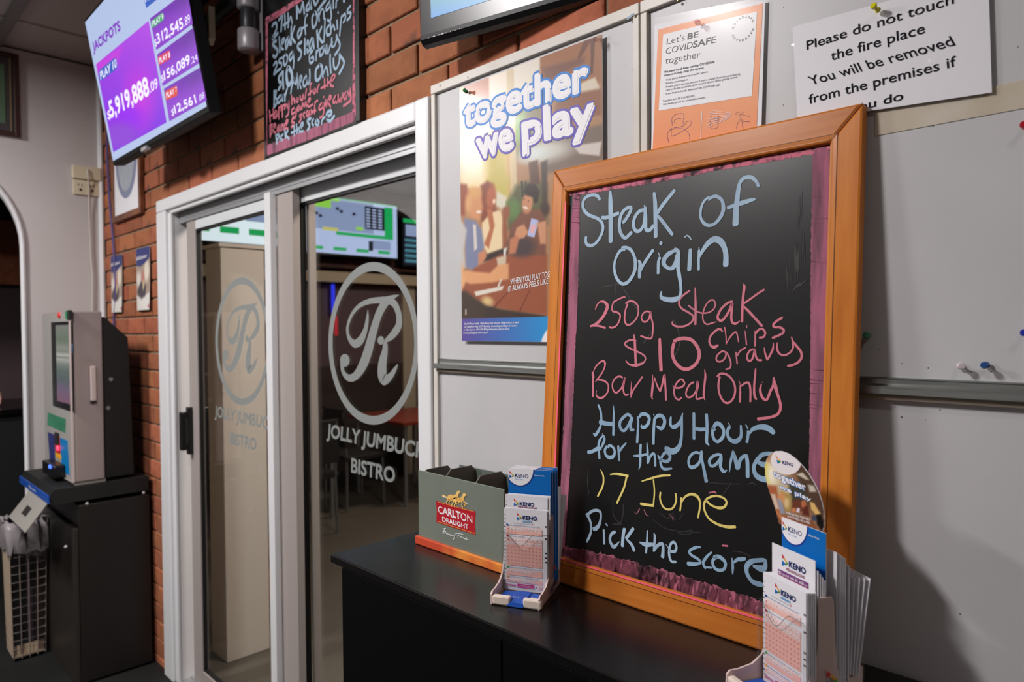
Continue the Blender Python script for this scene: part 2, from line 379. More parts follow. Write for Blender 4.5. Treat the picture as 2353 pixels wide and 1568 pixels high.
MB().box(XL, 2.5, -.02, 0, CEIL-.02, CEIL+.01, 'ceil').build('ceiling_edge', ce)
DX0, DX1, DZ = -3.2, -1.43, 2.085          # clear door opening
wb = struct('wall_back', (-1, .1, 0))
b = MB()
b.box(-6.2, -3.23, .009, .11, 0, CEIL, 'mortar'); b.box(-3.23, -1.4, .009, .11, 2.11, CEIL, 'mortar'); b.box(-1.4, 2.5, .009, .11, 0, CEIL, 'mortar')
b.build('mortar_bed', wb)
b = MB().box(-6.2, -3.23, .112, .13, 0, CEIL, 'cream_wall').box(-3.23, -1.4, .112, .13, 2.11, CEIL, 'cream_wall').box(-1.4, 2.5, .112, .13, 0, CEIL, 'cream_wall')
b.build('rear_lining', wb)
BL, BH, G = .24, .084, .0105
bm_cache = {}
def brick_mesh(Ln, k):
    key = (round(Ln, 3), k)
    if key in bm_cache: return bm_cache[key]
    r = random.Random(k); e = .0028; hx, hz = Ln/2, (BH-G)/2
    j = lambda a: a+r.uniform(-.0012, .0012)
    vs = [(-hx, .02, -hz), (hx, .02, -hz), (hx, .02, hz), (-hx, .02, hz), (-hx, e, -hz), (hx, e, -hz), (hx, e, hz), (-hx, e, hz),
          (j(-hx+e), r.uniform(-.0008, .0008), j(-hz+e)), (j(hx-e), r.uniform(-.0008, .0008), j(-hz+e)), (j(hx-e), r.uniform(-.0008, .0008), j(hz-e)), (j(-hx+e), r.uniform(-.0008, .0008), j(hz-e))]
    fs = [(0, 4, 5, 1), (1, 5, 6, 2), (2, 6, 7, 3), (3, 7, 4, 0), (4, 8, 9, 5), (5, 9, 10, 6), (6, 10, 11, 7), (7, 11, 8, 4), (8, 11, 10, 9)]
    fs = [f[::-1] for f in fs]
    me = bpy.data.meshes.new('brick'); me.from_pydata(vs, [], fs); me.update()
    me.materials.append(MATS['brick_fleck' if k % 5 == 0 else 'brick']); bm_cache[key] = me; return me
wl = WORLD(wb); rb = random.Random(3)
k0 = int(math.floor((0-2.3033)/BH)); nb = 0
for k in range(k0, 9):
    z0 = 2.3033+k*BH; z1 = z0+BH
    if z1 < .02 or z0 > CEIL-.02: continue
    off = -.96-.12*(k % 2 == 0)            # joint phase measured on two courses
    off = -.96 if k % 2 != 0 else -1.08
    for i in range(-16, 4):
        x0 = off+i*BL+G/2; x1 = x0+BL-G
        lo, hi = (-4.22, -3.25) if z0 < 2.10 else (-4.22, -.45)
        a, c = max(x0, lo), min(x1, hi)
        if c-a < .03: continue
        if z0 < 2.10 and z0 < .78 and c < -3.5: continue       # behind the kiosk cabinet
        o = bpy.data.objects.new('brick', brick_mesh(c-a, rb.randrange(5))); COL.objects.link(o); o.parent = wb
        o.location = ((a+c)/2-wl[0], rb.uniform(-.001, .0015)-wl[1], (z0+z1)/2-wl[2]); nb += 1
print('bricks', nb)
# left wall with its arched opening
def arch_wall():
    ya, yb, zt, r = -.36, -2.1, 2.45, .45
    fr = F((XL, 0, 0), (0, 1, 0), (0, 0, 1))           # normal +x
    pts = [(-5, 0), (yb, 0), (yb, zt-r)]
    pts += [(yb+r-r*math.cos(t), zt-r+r*math.sin(t)) for t in np.linspace(0, math.pi/2, 9)[1:]]
    pts += [(ya-r+r*math.sin(t), zt-r+r*math.cos(t)) for t in np.linspace(0, math.pi/2, 13)]
    pts += [(ya, 0), (0, 0), (0, CEIL), (-5, CEIL)]
    wl_ = struct('wall_left', (XL, -2, 0))
    MB().prism(fr, pts, -.12, 0, 'white_wall').build('wall_panel', wl_)
    # rounded bead round the arch
    ed = [(XL+.004, ya-.008, 0), (XL+.004, ya-.008, zt-r)]+[(XL+.004, ya-.008-r+r*math.sin(t), zt-r+r*math.cos(t)) for t in np.linspace(math.pi/2, 0, 13)]+[(XL+.004, yb+r, zt)]
    MB().tube(ed, .012, 'trim_white', 8).build('arch_bead', wl_)
    MB().tube([(XL+.004, -.012, 0), (XL+.004, -.012, CEIL)], .014, 'trim_white', 8).build('corner_bead', wl_)
arch_wall()
wf = struct('wall_far', (-6.15, 1, 0))
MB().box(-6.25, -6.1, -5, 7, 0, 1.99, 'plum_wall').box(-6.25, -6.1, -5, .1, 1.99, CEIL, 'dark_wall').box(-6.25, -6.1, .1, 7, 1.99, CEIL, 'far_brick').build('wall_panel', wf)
MB().box(-6.1, -5.98, .13, 7, 2.02, 2.12, 'bulkhead').build('bulkhead_beam', wf)
MB().box(-6.1, -6.06, 3.30, 3.46, 0, 2.02, 'cream_wall').build('wall_pier', wf)
MB().box(-6.1, -6.08, 1.9, 3.3, 0, 1.2, 'dark_wall').build('dado_panel', wf)
for n_, a in (('wall_front', (-6.2, 2.5, -5.1, -5)), ('wall_right', (2.5, 2.6, -5.1, 7.1)), ('wall_rear', (-6.2, 2.5, 7, 7.1))):
    tag(MB().box(*a, 0, CEIL, 'white_wall' if n_ != 'wall_rear' else 'cream_wall').build(n_), kind='structure')
# ---------------------------------------------------------------- door frame (door_1) with its two glazed leaves
d1 = struct('door_1', (-2.3, 0, 0))
def trim_profile(bx, x0, x1, z0, z1, horiz):
    pass
T = 'trim_white'
MB().box(-3.345, -3.235, -.020, .009, 0, 2.0915, T).box(-3.235, -3.2, -.008, .009, 0, 2.10, T).build('architrave', d1, bevel=.006)
MB().box(-3.345, -1.4285, -.020, .009, 2.092, 2.146, T).box(-3.235, -1.43, -.008, .009, 2.075, 2.092, T).build('architrave', d1, bevel=.006)
MB().box(-1.428, -1.372, -.022, .009, 0, 2.146, T).build('architrave', d1, bevel=.006)
MB().box(-3.235, -3.205, .0, .125, 0, 2.09, T).build('jamb', d1)
MB().box(-1.43, -1.40, .0, .125, 0, 2.09, T).build('jamb', d1)
MB().box(-3.2, -1.43, .0, .125, 2.085, 2.11, 'alu_side').build('head_lining', d1)
MB().box(-3.2, -1.43, .03, .1, 2.05, 2.085, 'alu').box(-3.2, -1.43, .03, .034, 2.035, 2.05, 'alu').build('head_track', d1, bevel=.002)
MB().box(-3.2, -1.43, .0, .13, 0, .012, 'alu').box(-3.2, -1.43, .045, .05, .012, .022, 'alu').box(-3.2, -1.43, .085, .09, .012, .022, 'alu').build('floor_track', d1)
def leaf(name, x0, x1, y, sl, sr, hl=.055):
    d = struct(name, ((x0+x1)/2, y, .02))
    MB().box(x0, x0+sl, y-.014, y+.014, .02, 2.05, 'alu_side').build('stile', d, bevel=.002)
    MB().box(x1-sr, x1, y-.014, y+.014, .02, 2.05, 'alu_side').build('stile', d, bevel=.002)
    MB().box(x0+sl, x1-sr, y-.013, y+.013, 2.05-hl, 2.05, 'alu_white').build('rail', d, bevel=.002)
    MB().box(x0+sl, x1-sr, y-.013, y+.013, .02, .10, 'alu_side').build('rail', d, bevel=.002)
    g = MB(); xa, xb, za, zb = x0+sl, x1-sr, .10, 2.05-hl
    for q in ((xa, xa+.008, za, zb), (xb-.008, xb, za, zb), (xa, xb, zb-.008, zb), (xa, xb, za, za+.008)): g.box(q[0], q[1], y-.008, y+.008, q[2], q[3], 'gasket')
    g.build('gasket', d)
    MB().box(xa, xb, y-.002, y+.002, za, zb, 'glass').build('glass_pane', d)
    return d
lf = leaf('door_2', -3.135, -2.185, .05, .095, .115)
rl = leaf('door_3', -2.26, -1.425, .085, .05, .02, .05)
MB().box(-2.345, -2.300, .012, .037, .02, 2.045, 'trim_white').build('interlock_strip', lf, bevel=.003)
h = MB(); hx, hy = -3.115, .02
h.box(hx-.014, hx+.016, hy-.004, .037, 1.03, 1.235, 'handle_black').box(hx-.016, hx+.012, hy-.032, hy-.010, 1.05, 1.215, 'handle_black').box(hx-.014, hx+.010, hy-.02, hy, 1.05, 1.075, 'handle_black').box(hx-.014, hx+.01, hy-.02, hy, 1.19, 1.215, 'handle_black')
h.build('handle_and_reflection', lf, bevel=.004)
MB().box(-3.09, -3.062, .064, .09, 1.03, 1.235, 'handle_black').build('handle_and_reflection', lf, bevel=.004)  # dark block behind the glass, modelled in place of the handle's reflection
MB().box(-2.205, -2.19, .10, .125, .02, 2.05, 'alu_side').build('rear_stile', d1)
# decal: R in an oval, name below, traced on the right pane and repeated on the left one
fd = F((-1.8, .0825, 1.2), (1, 0, 0), (0, 0, 1))
def zp(pts, ox, oy, s): return [(ox+p[0]/s, oy+p[1]/s)+((p[2]/s,) if len(p) > 2 else ()) for p in pts]
def decal(fr, dx=0.):
    m = MB(); f2 = F(fr.o, fr.u, fr.v)
    Zr = lambda pts: zp(pts, 740, 590, 3.92)
    for st in ([(690, 345, 5), (650, 362, 26), (620, 380, 46), (570, 415, 66), (510, 520, 72), (460, 680, 80), (420, 830, 90), (370, 970, 84), (300, 1075, 56), (235, 1092, 44), (190, 1040, 36), (182, 975, 44), (195, 925, 56)],
               [(620, 385, 40), (520, 392, 42), (430, 402, 36), (340, 440, 30), (270, 520, 28), (230, 630, 28), (240, 725, 34), (290, 785, 50), (350, 750, 60), (390, 660, 46), (408, 560, 32), (413, 480, 6)],
               [(600, 395, 40), (655, 430, 56), (690, 520, 60), (690, 620, 66), (640, 700, 56), (590, 745, 36), (565, 765, 20)],
               [(570, 790, 52), (565, 860, 66), (545, 960, 92), (540, 1060, 100), (560, 1110, 74), (610, 1085, 50), (655, 1020, 34), (682, 970, 6)]):
        m.stroke(f2, Zr(st), 10, 'frost', h=.0010)
    for c, r in (((208, 935), 43), ((532, 755), 29)):
        m.poly(f2, [f2.px(*zp([(c[0]+r*math.cos(t), c[1]+r*1.35*math.sin(t))], 740, 590, 3.92)[0]) for t in np.linspace(0, 6.283, 18)[:-1]][::-1], 'frost', .0012)
    n = 64; A = []; B = []
    for t in np.linspace(0, 2*math.pi, n, endpoint=False):
        A.append(f2.p(*f2.px(*zp([(468+408*math.cos(t), 782+733*math.sin(t))], 740, 590, 3.92)[0]), .001))
        B.append(f2.p(*f2.px(*zp([(465+368*math.cos(t), 783+653*math.sin(t))], 740, 590, 3.92)[0]), .001))
    m.add(A+B, [(i, (i+1) % n, n+(i+1) % n, n+i) for i in range(n)], 'frost')
    m.text(f2, 'JOLLY JUMBUCK', (751, 1004), (976, 1055), (753, 973), 'frost', h=.001, bold=.03, res=3)
    m.text(f2, 'BISTRO', (807, 1085), (906, 1110), (808, 1052), 'frost', h=.001, bold=.03, res=3)
    m.V = [(v[0]+dx, v[1]-(.035 if dx else 0), v[2]) for v in m.V]
    return m
decal(fd).build('decal', rl)
decal(fd, -.832).build('decal', lf)
# ---------------------------------------------------------------- pinboards
def zz(v): return v
YB = -.012
def pinboard(x0, x1, label, left=True, right=True):
    pb = thing('pinboard', ((x0+x1)/2, -.008, 1.0), label, 'pinboard')
    z0, z1, fw_ = 1.0, 2.166, .015
    MB().box(x0+.004, x1-.004, YB, .002, z0, z1-.003, 'board_white').build('panel', pb)
    fr_ = [(x0, x1, z1-.022, z1)]
    for a in fr_: MB().box(a[0], a[1], -.021, .004, a[2], a[3], 'frame_cream').build('frame_rail', pb, bevel=.002)
    if left: MB().box(x0, x0+fw_, -.0205, .004, z0, z1-.0225, 'frame_cream').build('frame_stile', pb, bevel=.002)
    if right: MB().box(x1-fw_, x1, -.0205, .004, z0, z1-.0225, 'frame_cream').build('frame_stile', pb, bevel=.002)
    return pb
pbl = pinboard(-1.362, -.7465, 'narrow white pinboard with cream frame beside the glass door, holding the large poster')
pbr = pinboard(-.7445, .75, 'wide white pinboard behind the chalkboard, running out of the right of the picture')
for o_, pts in ((pbl, [(1011, 197), (1075, 178), (1460, 38)]), (pbr, [(1557, 2)])):
    for (x, y) in pts:
        p = onY(x, y, -.021)
        MB().lathe(p+np.array([0, .001, 0]), (0, -1, 0), [(0, .0026), (.0012, .0024), (.0018, .0012)], 'screw', 10).build('screw', o_)
f_ = F((0, -.0213, 0), (1, 0, 0), (0, 0, 1))
MB().poly(f_, [f_.px(*q) for q in [(1440, 44), (1444, 38), (1455, 30), (1458, 31), (1452, 38), (1441, 46)]][::-1], 'ink_blue', 0).build('dried_glue', pbl)
f_ = F((0, YB-.0004, 0), (1, 0, 0), (0, 0, 1))
MB().box(-.345, .7, YB-.0012, YB, 1.842, 1.878, 'stain_beige').build('tape_strip', pbr)
m = MB()
rr = random.Random(5)
for (x, y) in [(2020, 803), (2073, 836), (2133, 846), (2232, 854), (2277, 855), (2056, 935), (2127, 966), (1987, 940), (2160, 942), (2072, 960), (1462, 56), (1437, 150), (1452, 160), (1636, 14), (1799, 240), (1800, 16), (1762, 115), (1800, 243), (2339, 108), (2206, 1412), (2016, 1496), (2062, 1494), (2072, 958), (1995, 322), (2144, 290), (1020, 587)]:
    p = f_.px(x, y); r = rr.uniform(.0005, .0009)
    m.poly(f_, [(p[0]+r*math.cos(t), p[1]+r*math.sin(t)) for t in np.linspace(0, 6.28, 7)[:-1]], 'dark_hole', 0)
tag(m.build('pin_hole', pbr), kind='stuff')
# the aluminium tray running across both boards
tr = thing('pen_tray', (-.3, -.02, 1.455), 'long dented aluminium pen tray crossing both pinboards behind the chalkboard', 'tray')
tf = F((0, -.012, 0), (1, 0, 0), (0, 0, 1))
def extr(prof, x0, x1, m_, name):
    fy = F((x0, 0, 0), (0, -1, 0), (0, 0, 1)); 
    vs = [(x0, -a, z) for a, z in prof]+[(x1, -a, z) for a, z in prof]; n = len(prof)
    MB().add(vs, [(i, (i+1) % n, n+(i+1) % n, n+i) for i in range(n)]+[list(range(n)), list(range(2*n-1, n-1, -1))], m_).build(name, tr)
extr([(.0125, 1.493), (.016, 1.4935), (.0185, 1.4915), (.0165, 1.4905), (.0165, 1.484), (.030, 1.481), (.030, 1.4705), (.027, 1.4695), (.0125, 1.4695)], -1.352, .74, 'tray_alu', 'tray_body')
extr([(.0125, 1.4690), (.021, 1.4690), (.023, 1.4655), (.021, 1.4615), (.0125, 1.4605)], -1.349, .74, 'tray_lip', 'tray_lip')
for x in (-1.33, -.76, .1): MB().lathe((x, -.0225, 1.465), (0, -1, 0), [(0, .0022), (.001, .002)], 'screw', 8).build('screw', tr)
# ---------------------------------------------------------------- poster "together we play"
po = thing('poster', (-1.04, YB-.0015, 1.54), 'large glossy poster of friends drinking at a table, pinned beside the glass door', 'poster')
PY = -.0215
pf = F((-1.26, PY, 1.53), (1, 0, 0), (0, 0, 1))
c4 = [pf.px(*q) for q in [(1051, 784), (1260, 787)]]
TLc, TRc, BLc = pf.px(1056, 203), pf.px(1384, 79), pf.px(1051, 784)
TRb = (TRc[0], BLc[1]-.002)
W_, H_ = TRc[0]-TLc[0], TLc[1]-BLc[1]
def Z3(*p): return [(1000+x/3.733, 400+y/3.733) for x, y in p]
def Z2(*p): return [(1000+x/3.92, 60+y/3.92) for x, y in p]
def pe(z, cx, cy, rx, ry, rot, col, soft):
    o = z((cx, cy))[0]; k = 3.733 if z is Z3 else 3.92
    return ('e', o[0], o[1], rx/k, ry/k, rot, col, soft)
def pp(z, pts, col, soft): return ('p', z(*pts), col, soft)
SHP = [
 pp(Z2, [(210, 540), (480, 430), (500, 900), (420, 1000), (210, 1000)], (178, 112, 84), 5), pp(Z2, [(480, 430), (700, 340), (700, 900), (500, 900)], (226, 212, 194), 6),
 pp(Z2, [(210, 560), (258, 540), (258, 900), (210, 900)], (214, 206, 120), 3),
 pp(Z2, [(700, 330), (950, 240), (950, 700), (700, 800)], (224, 214, 200), 6), pp(Z2, [(945, 240), (1500, 70), (1500, 500), (1180, 640), (945, 560)], (156, 104, 70), 7),
 pp(Z2, [(960, 380), (1350, 280), (1340, 330), (1000, 500)], (120, 80, 66), 10), pp(Z2, [(1340, 130), (1420, 110), (1300, 300), (1280, 290)], (110, 66, 48), 4), pp(Z2, [(1400, 120), (1440, 110), (1420, 430), (1400, 440)], (98, 60, 44), 3),
 pp(Z2, [(1440, 460), (1500, 600), (1300, 620), (1300, 520)], (214, 200, 180), 5), pp(Z2, [(1100, 640), (1500, 560), (1500, 800), (1050, 860)], (140, 92, 66), 8),
 pp(Z2, [(700, 780), (960, 700), (960, 1100), (720, 1200)], (120, 112, 74), 10), pp(Z2, [(700, 860), (820, 760), (780, 960), (740, 1100)], (112, 158, 60), 8),
 pp(Z2, [(1000, 1000), (1520, 880), (1520, 1200), (1000, 1330)], (118, 100, 88), 9), pp(Z2, [(1240, 1080), (1500, 1040), (1480, 1170), (1300, 1150)], (206, 196, 190), 5),
 pe(Z2, 1000, 1130, 230, 90, -.2, (192, 188, 178), 22), pe(Z2, 900, 1150, 120, 60, -.3, (206, 214, 210), 20),
 pp(Z2, [(640, 350), (705, 330), (740, 1560), (680, 1570)], (206, 186, 150), 3),
 pp(Z3, [(200, 0), (640, -250), (640, 240), (200, 240)], (232, 196, 138), 25),
 pe(Z2, 330, 1150, 210, 260, 0, (255, 250, 224), 60), pe(Z2, 560, 1140, 90, 220, .2, (190, 170, 70), 24), pp(Z3, [(440, 60), (560, -160), (640, 60), (620, 260), (560, 200)], (196, 180, 92), 14),
 pp(Z3, [(480, 120), (620, 200), (600, 320), (500, 260)], (214, 208, 186), 8),
 pp(Z3, [(690, 100), (800, 60), (960, 80), (960, 420), (620, 480), (620, 240)], (92, 92, 60), 14), pe(Z3, 670, 300, 60, 90, 0, (96, 128, 70), 12), pp(Z3, [(800, -100), (880, -120), (900, 80), (820, 100)], (92, 60, 46), 6), pp(Z3, [(905, -100), (960, -120), (960, 260), (920, 260)], (70, 58, 48), 6),
 pp(Z3, [(735, 60), (750, 60), (760, 200), (745, 200)], (40, 40, 36), 2), pp(Z3, [(770, 66), (782, 66), (782, 120), (772, 120)], (40, 40, 36), 2), pe(Z3, 940, 300, 40, 60, 0, (70, 52, 44), 8),
 # woman, centre
 pp(Z3, [(390, 100), (450, 60), (500, 90), (520, 300), (540, 400), (400, 460), (380, 300)], (132, 66, 40), 8), pe(Z3, 480, 200, 42, 105, .1, (176, 96, 60), 7), pe(Z3, 505, 235, 12, 20, .1, (236, 214, 190), 4),
 pp(Z3, [(400, 420), (480, 330), (560, 310), (590, 420), (580, 650), (450, 690), (400, 600)], (232, 208, 166), 6), pp(Z3, [(440, 300), (485, 300), (510, 440), (490, 520), (460, 640), (420, 600), (470, 470)], (178, 104, 66), 5),
 pp(Z3, [(580, 290), (640, 270), (640, 350), (610, 400), (630, 600), (580, 660), (575, 480)], (150, 88, 60), 5), pp(Z3, [(440, 690), (580, 640), (640, 660), (640, 720), (420, 750)], (50, 36, 34), 6),
 # man, left
 pp(Z3, [(290, 130), (380, 120), (400, 220), (410, 290), (380, 400), (300, 370)], (208, 144, 98), 8), pe(Z3, 330, 160, 60, 50, 0, (214, 160, 96), 14), pe(Z3, 375, 325, 20, 12, 0, (236, 226, 214), 4),
 pp(Z3, [(250, 380), (340, 400), (400, 480), (420, 620), (380, 780), (330, 830), (260, 800)], (122, 128, 158), 6), pp(Z3, [(325, 430), (350, 440), (360, 640), (335, 660)], (216, 206, 196), 4), pp(Z3, [(370, 680), (430, 650), (440, 710), (370, 800)], (200, 132, 94), 5),
 # woman, far left
 pp(Z3, [(200, 80), (270, 90), (290, 160), (260, 350), (200, 360)], (150, 78, 52), 8), pe(Z3, 285, 250, 28, 90, .05, (216, 160, 108), 8),
 pp(Z3, [(205, 360), (270, 480), (250, 640), (260, 800), (210, 840)], (196, 190, 186), 7),
 # table
 pp(Z3, [(330, 810), (560, 690), (960, 690), (960, 1205), (700, 1180), (500, 1140), (370, 1080), (225, 1000)], (152, 84, 56), 6), pp(Z3, [(210, 1000), (350, 1090), (560, 1160), (950, 1215), (950, 1240), (205, 1245)], (60, 46, 40), 7), pp(Z3, [(205, 1020), (260, 1000), (420, 1120), (440, 1245), (205, 1245)], (66, 52, 42), 10),
 pp(Z3, [(500, 1140), (620, 1010), (630, 1012), (515, 1142)], (110, 54, 36), 2), pp(Z3, [(720, 1180), (810, 990), (818, 990), (730, 1182)], (110, 54, 36), 2), pe(Z3, 450, 1090, 50, 36, .5, (214, 186, 130), 10),
 # man, right
 pp(Z3, [(640, 460), (720, 350), (760, 310), (900, 300), (950, 400), (950, 700), (620, 700)], (122, 78, 60), 6), pe(Z3, 740, 620, 110, 90, 0, (74, 60, 62), 18), pe(Z3, 790, 250, 46, 90, .1, (198, 138, 102), 5), pp(Z3, [(760, 130), (800, 85), (860, 90), (895, 150), (880, 240), (850, 250), (840, 200), (770, 180)], (52, 36, 32), 5), pe(Z3, 775, 290, 20, 9, .3, (244, 238, 230), 3), pe(Z3, 800, 230, 5, 4, 0, (50, 30, 26), 2), pe(Z3, 762, 215, 5, 4, 0, (50, 30, 26), 2),
 pp(Z3, [(680, 520), (700, 460), (760, 430), (800, 500), (760, 550), (700, 560)], (206, 146, 108), 5), pp(Z3, [(640, 560), (700, 520), (720, 560), (690, 680), (630, 690)], (190, 122, 88), 6), pp(Z3, [(825, 378), (888, 400), (850, 545), (790, 530)], (178, 186, 226), 2), pp(Z3, [(825, 430), (865, 440), (845, 510), (810, 500)], (226, 172, 178), 2), pp(Z3, [(870, 420), (950, 400), (950, 600), (900, 600), (880, 460)], (204, 146, 110), 5),
 # drink, hand, cutlery
 pp(Z3, [(525, 720), (610, 700), (600, 900), (560, 900)], (206, 186, 160), 4), pp(Z3, [(585, 640), (615, 632), (605, 700), (585, 705)], (214, 208, 200), 3), pp(Z3, [(250, 830), (470, 850), (540, 780), (630, 770), (630, 900), (500, 930), (300, 945), (210, 900)], (222, 160, 112), 6), pp(Z3, [(205, 700), (240, 800), (260, 930), (220, 1010), (205, 1010)], (228, 170, 118), 6),
 pp(Z3, [(560, 900), (575, 900), (550, 970), (530, 970)], (210, 200, 186), 2), pp(Z3, [(335, 1010), (590, 960), (575, 995), (350, 1048)], (222, 214, 200), 3), pp(Z3, [(258, 1160), (268, 1160), (268, 1210), (258, 1210)], (210, 196, 184), 2)]
def poster_ink(A, B, P):
    q = pix(P); X, Y = q[:, 0], q[:, 1]
    C = np.tile(np.array([170., 126., 90.]), (len(A), 1)); paint(C, X, Y, SHP)
    zb = 733+(X-1055)*-.02        # bottom banner
    yl = 400+1245/3.733-(X-1055)*.03
    t = np.clip((X-1055)/200, 0, 1)[:, None]
    ban = (1-t)*np.array([92, 72, 152])+t*np.array([40, 146, 212])
    k = np.clip((Y-yl)/1.5+.5, 0, 1)[:, None]; C = C*(1-k)+ban*k
    d = np.hypot((X-1330)/88., (Y-800)/75.)-1; k2 = np.clip(-d*25+.5, 0, 1)[:, None]*k; C = C*(1-k2)+np.array([236, 232, 236])*k2
    return C
P, Cc, Fs = grid_print(pf, TLc[0]+.0006, TRc[0]-.0006, BLc[1]+.0006, TLc[1]-.0006, 200, 300, poster_ink, .0005)
MB().obox(pf, TLc[0], TRc[0], BLc[1], TLc[1], -.0004, 0, 'paper').build('poster_sheet', po)
build_print('poster_picture', po, P, Cc, Fs, 'photo_print')
m = MB()
for (st, a, b_, c, off, mt) in (('together', (265, 906), (1368, 566), (262, 655), .03, 'outline_blue'), ('we', (395, 1192), (702, 1095), (362, 930), .03, 'outline_purple'), ('play', (795, 1066), (1432, 908), (783, 772), .03, 'outline_purple')):
    a, b_, c = Z2(a, b_, c)
    m.text(pf, st, a, b_, c, 'white_print', h=.0016, bold=.042, res=5)
    V, Fa = text_mesh(st, 0., 5, 0.)
    x0, x1 = V[:, 0].min(), V[:, 0].max(); p0, p1, p2 = [np.array(pf.px(*q, .0012)) for q in (a, b_, c)]
    U = (p1-p0)/(x1-x0); Wv = (p2-p0)/CAPH; Lc = p0+(V[:, :1]-x0)*U+V[:, 1:2]*Wv
    m.dilate(pf, Lc, Fa, .0092, mt, .0009, n=12)
for st, a, b_, c in (('WHEN YOU PLAY TOGETHER', (645, 948), (1092, 862), (645, 898)), ('IT ALWAYS FEELS LIKE A WIN', (625, 1010), (1091, 917), (627, 962))):
    m.text(pf, st, *Z3(a, b_, c), 'white_print', h=.0014, bold=.015)
for st, a, b_, c in (("Gamble Responsibly. Think about your choices. Help is close at hand.", (247, 1293), (718, 1281), (249, 1275)), ("Call Gambler's Help, ACT Gambling Counselling and Support Service", (245, 1319), (697, 1309), (247, 1301)),
                     ("or GamCare on 1800 858 858 gambleaware.nsw.gov.au or", (243, 1345), (635, 1337), (245, 1327)), ("www.gamblinghelponline.org.au", (240, 1372), (448, 1368), (242, 1355))):
    m.text(pf, st, *Z3(a, b_, c), 'white_print', h=.0012, bold=.01, res=1)
tag(m.build('poster_lettering', po), kind='stuff')
# ---------------------------------------------------------------- health notice
cf = F((-.72, PY+.003, 1.89), (1, 0, 0), (0, 0, 1))
Z4 = lambda *p: [(1440+x/4.355, y/4.355) for x, y in p]
no = thing('notice_sheet', (-.61, PY, 1.80), 'orange bordered laminated health notice pinned above the chalkboard', 'notice')
c0 = [cf.px(*q) for q in Z4((278, 250), (1385, -2), (1340, 800), (245, 1480))]
sheet = [c0[0], c0[1], (c0[1][0]-.008, c0[3][1]-.06), (c0[3][0]-.002, c0[3][1]-.06)]
MB().prism(cf, sheet[::-1], -.0004, 0, 'paper').build('paper_sheet', no)
m = MB()
m.pquad(cf, Z4((315, 296), (1362, 32), (1290, 1480), (250, 1700))[::-1], 'orange_print', .0005)
m.pquad(cf, Z4((365, 345), (1305, 115), (1253, 960), (320, 1108))[::-1], 'white_print', .0009)
m.pquad(cf, Z4((751, 1115), (756, 1114), (741, 1420), (736, 1421))[::-1], 'white_print', .0009)
m.build('printed_panel', no)
m = MB()
for st, a, b_, c, bo in (("Let's", (398, 447), (578, 402), (405, 378), -.012), ('BE', (607, 393), (715, 368), (613, 333), .02), ('COVID', (388, 545), (655, 480), (397, 478), -.012), ('SAFE', (662, 478), (890, 425), (668, 410), .02), ('together', (385, 641), (733, 575), (392, 570), -.012),
        ('We need to all keep making COVIDSafe', (372, 733), (878, 628), (374, 710), .012), ('choices to help stop the spread.', (372, 765), (772, 685), (374, 743), .012),
        ('Keep physical distancing in public spaces.', (395, 808), (815, 725), (396, 788), 0), ('Practise good hygiene.', (392, 843), (618, 802), (393, 823), 0), ("Protect others and stay at home if you're unwell. If you're experiencing", (392, 880), (1135, 748), (393, 860), 0),
        ('cold or flu-like symptoms speak to your doctor about getting tested.', (392, 912), (1110, 778), (393, 892), 0), ("If you haven't already, download the COVIDSafe app.", (392, 948), (935, 855), (393, 928), 0), ("Together, let's BE COVIDSAFE.", (360, 1020), (683, 967), (361, 1000), 0), ('Visit health.gov.au for more information.', (360, 1055), (788, 982), (361, 1035), 0)):
    m.text(cf, st, *Z4(a, b_, c), 'print_black' if bo else 'print_grey', h=.0013, bold=bo, res=3)
for y in (803, 838, 875, 943): m.text(cf, '.', *Z4((368, y), (374, y-1), (368, y-40)), 'print_black', h=.0013, bold=.03)
cc = np.array(cf.px(*Z4((1163, 285))[0], .0013)); rc = .0185
for word, a0, a1 in (('COVIDSAFE', 168, 12), ('COVIDSAFE', 192, 348)):
    for i, ch in enumerate(word):
        t = math.radians(a0+(a1-a0)*(i+.5)/9); top = a0 < 180; lw = .0005 if ch == 'I' else .0017
        c_ = cc+rc*np.array([math.cos(t), math.sin(t)]); tg = np.array([math.sin(t), -math.cos(t)])*(1 if top else -1); rd = np.array([math.cos(t), math.sin(t)])*(1 if top else -1)
        m.text(cf, ch, c_-tg*lw-rd*.0018, c_+tg*lw-rd*.0018, c_-tg*lw+rd*.0018, 'print_black', h=.0013, px=False, bold=.02 if (i < 5) == top else 0)
L_ = lambda pts, w_=3, c='plum': m.stroke(cf, Z4(*pts), w_/4.355, c, h=.0011)
L_([(420, 1430), (405, 1350), (430, 1300), (480, 1290), (560, 1290), (620, 1340), (630, 1400)]); L_([(455, 1255), (450, 1190), (480, 1150), (540, 1135), (570, 1150), (560, 1240)]); L_([(470, 1280), (560, 1260), (600, 1215), (640, 1215), (640, 1250), (560, 1310), (450, 1360), (450, 1280)]); L_([(475, 1230), (480, 1200), (520, 1185), (550, 1190)])
L_([(845, 1150), (835, 1270), (905, 1275), (915, 1150), (850, 1140)]); L_([(865, 1190), (900, 1170), (905, 1200), (870, 1210), (880, 1180)])
for k in range(7): L_([(1050-k*6, 1135+k*9), (820-k*4, 1100+k*30)], 3, 'white_print')
L_([(1090, 1150), (1100, 1125), (1150, 1120), (1160, 1140), (1120, 1150), (1140, 1180), (1110, 1230), (1095, 1290)]); L_([(1150, 1190), (1160, 1280)]); L_([(1160, 1150), (1230, 1165)]); L_([(1160, 1215), (1230, 1217)])
tag(m.build('notice_lettering', no), kind='stuff')
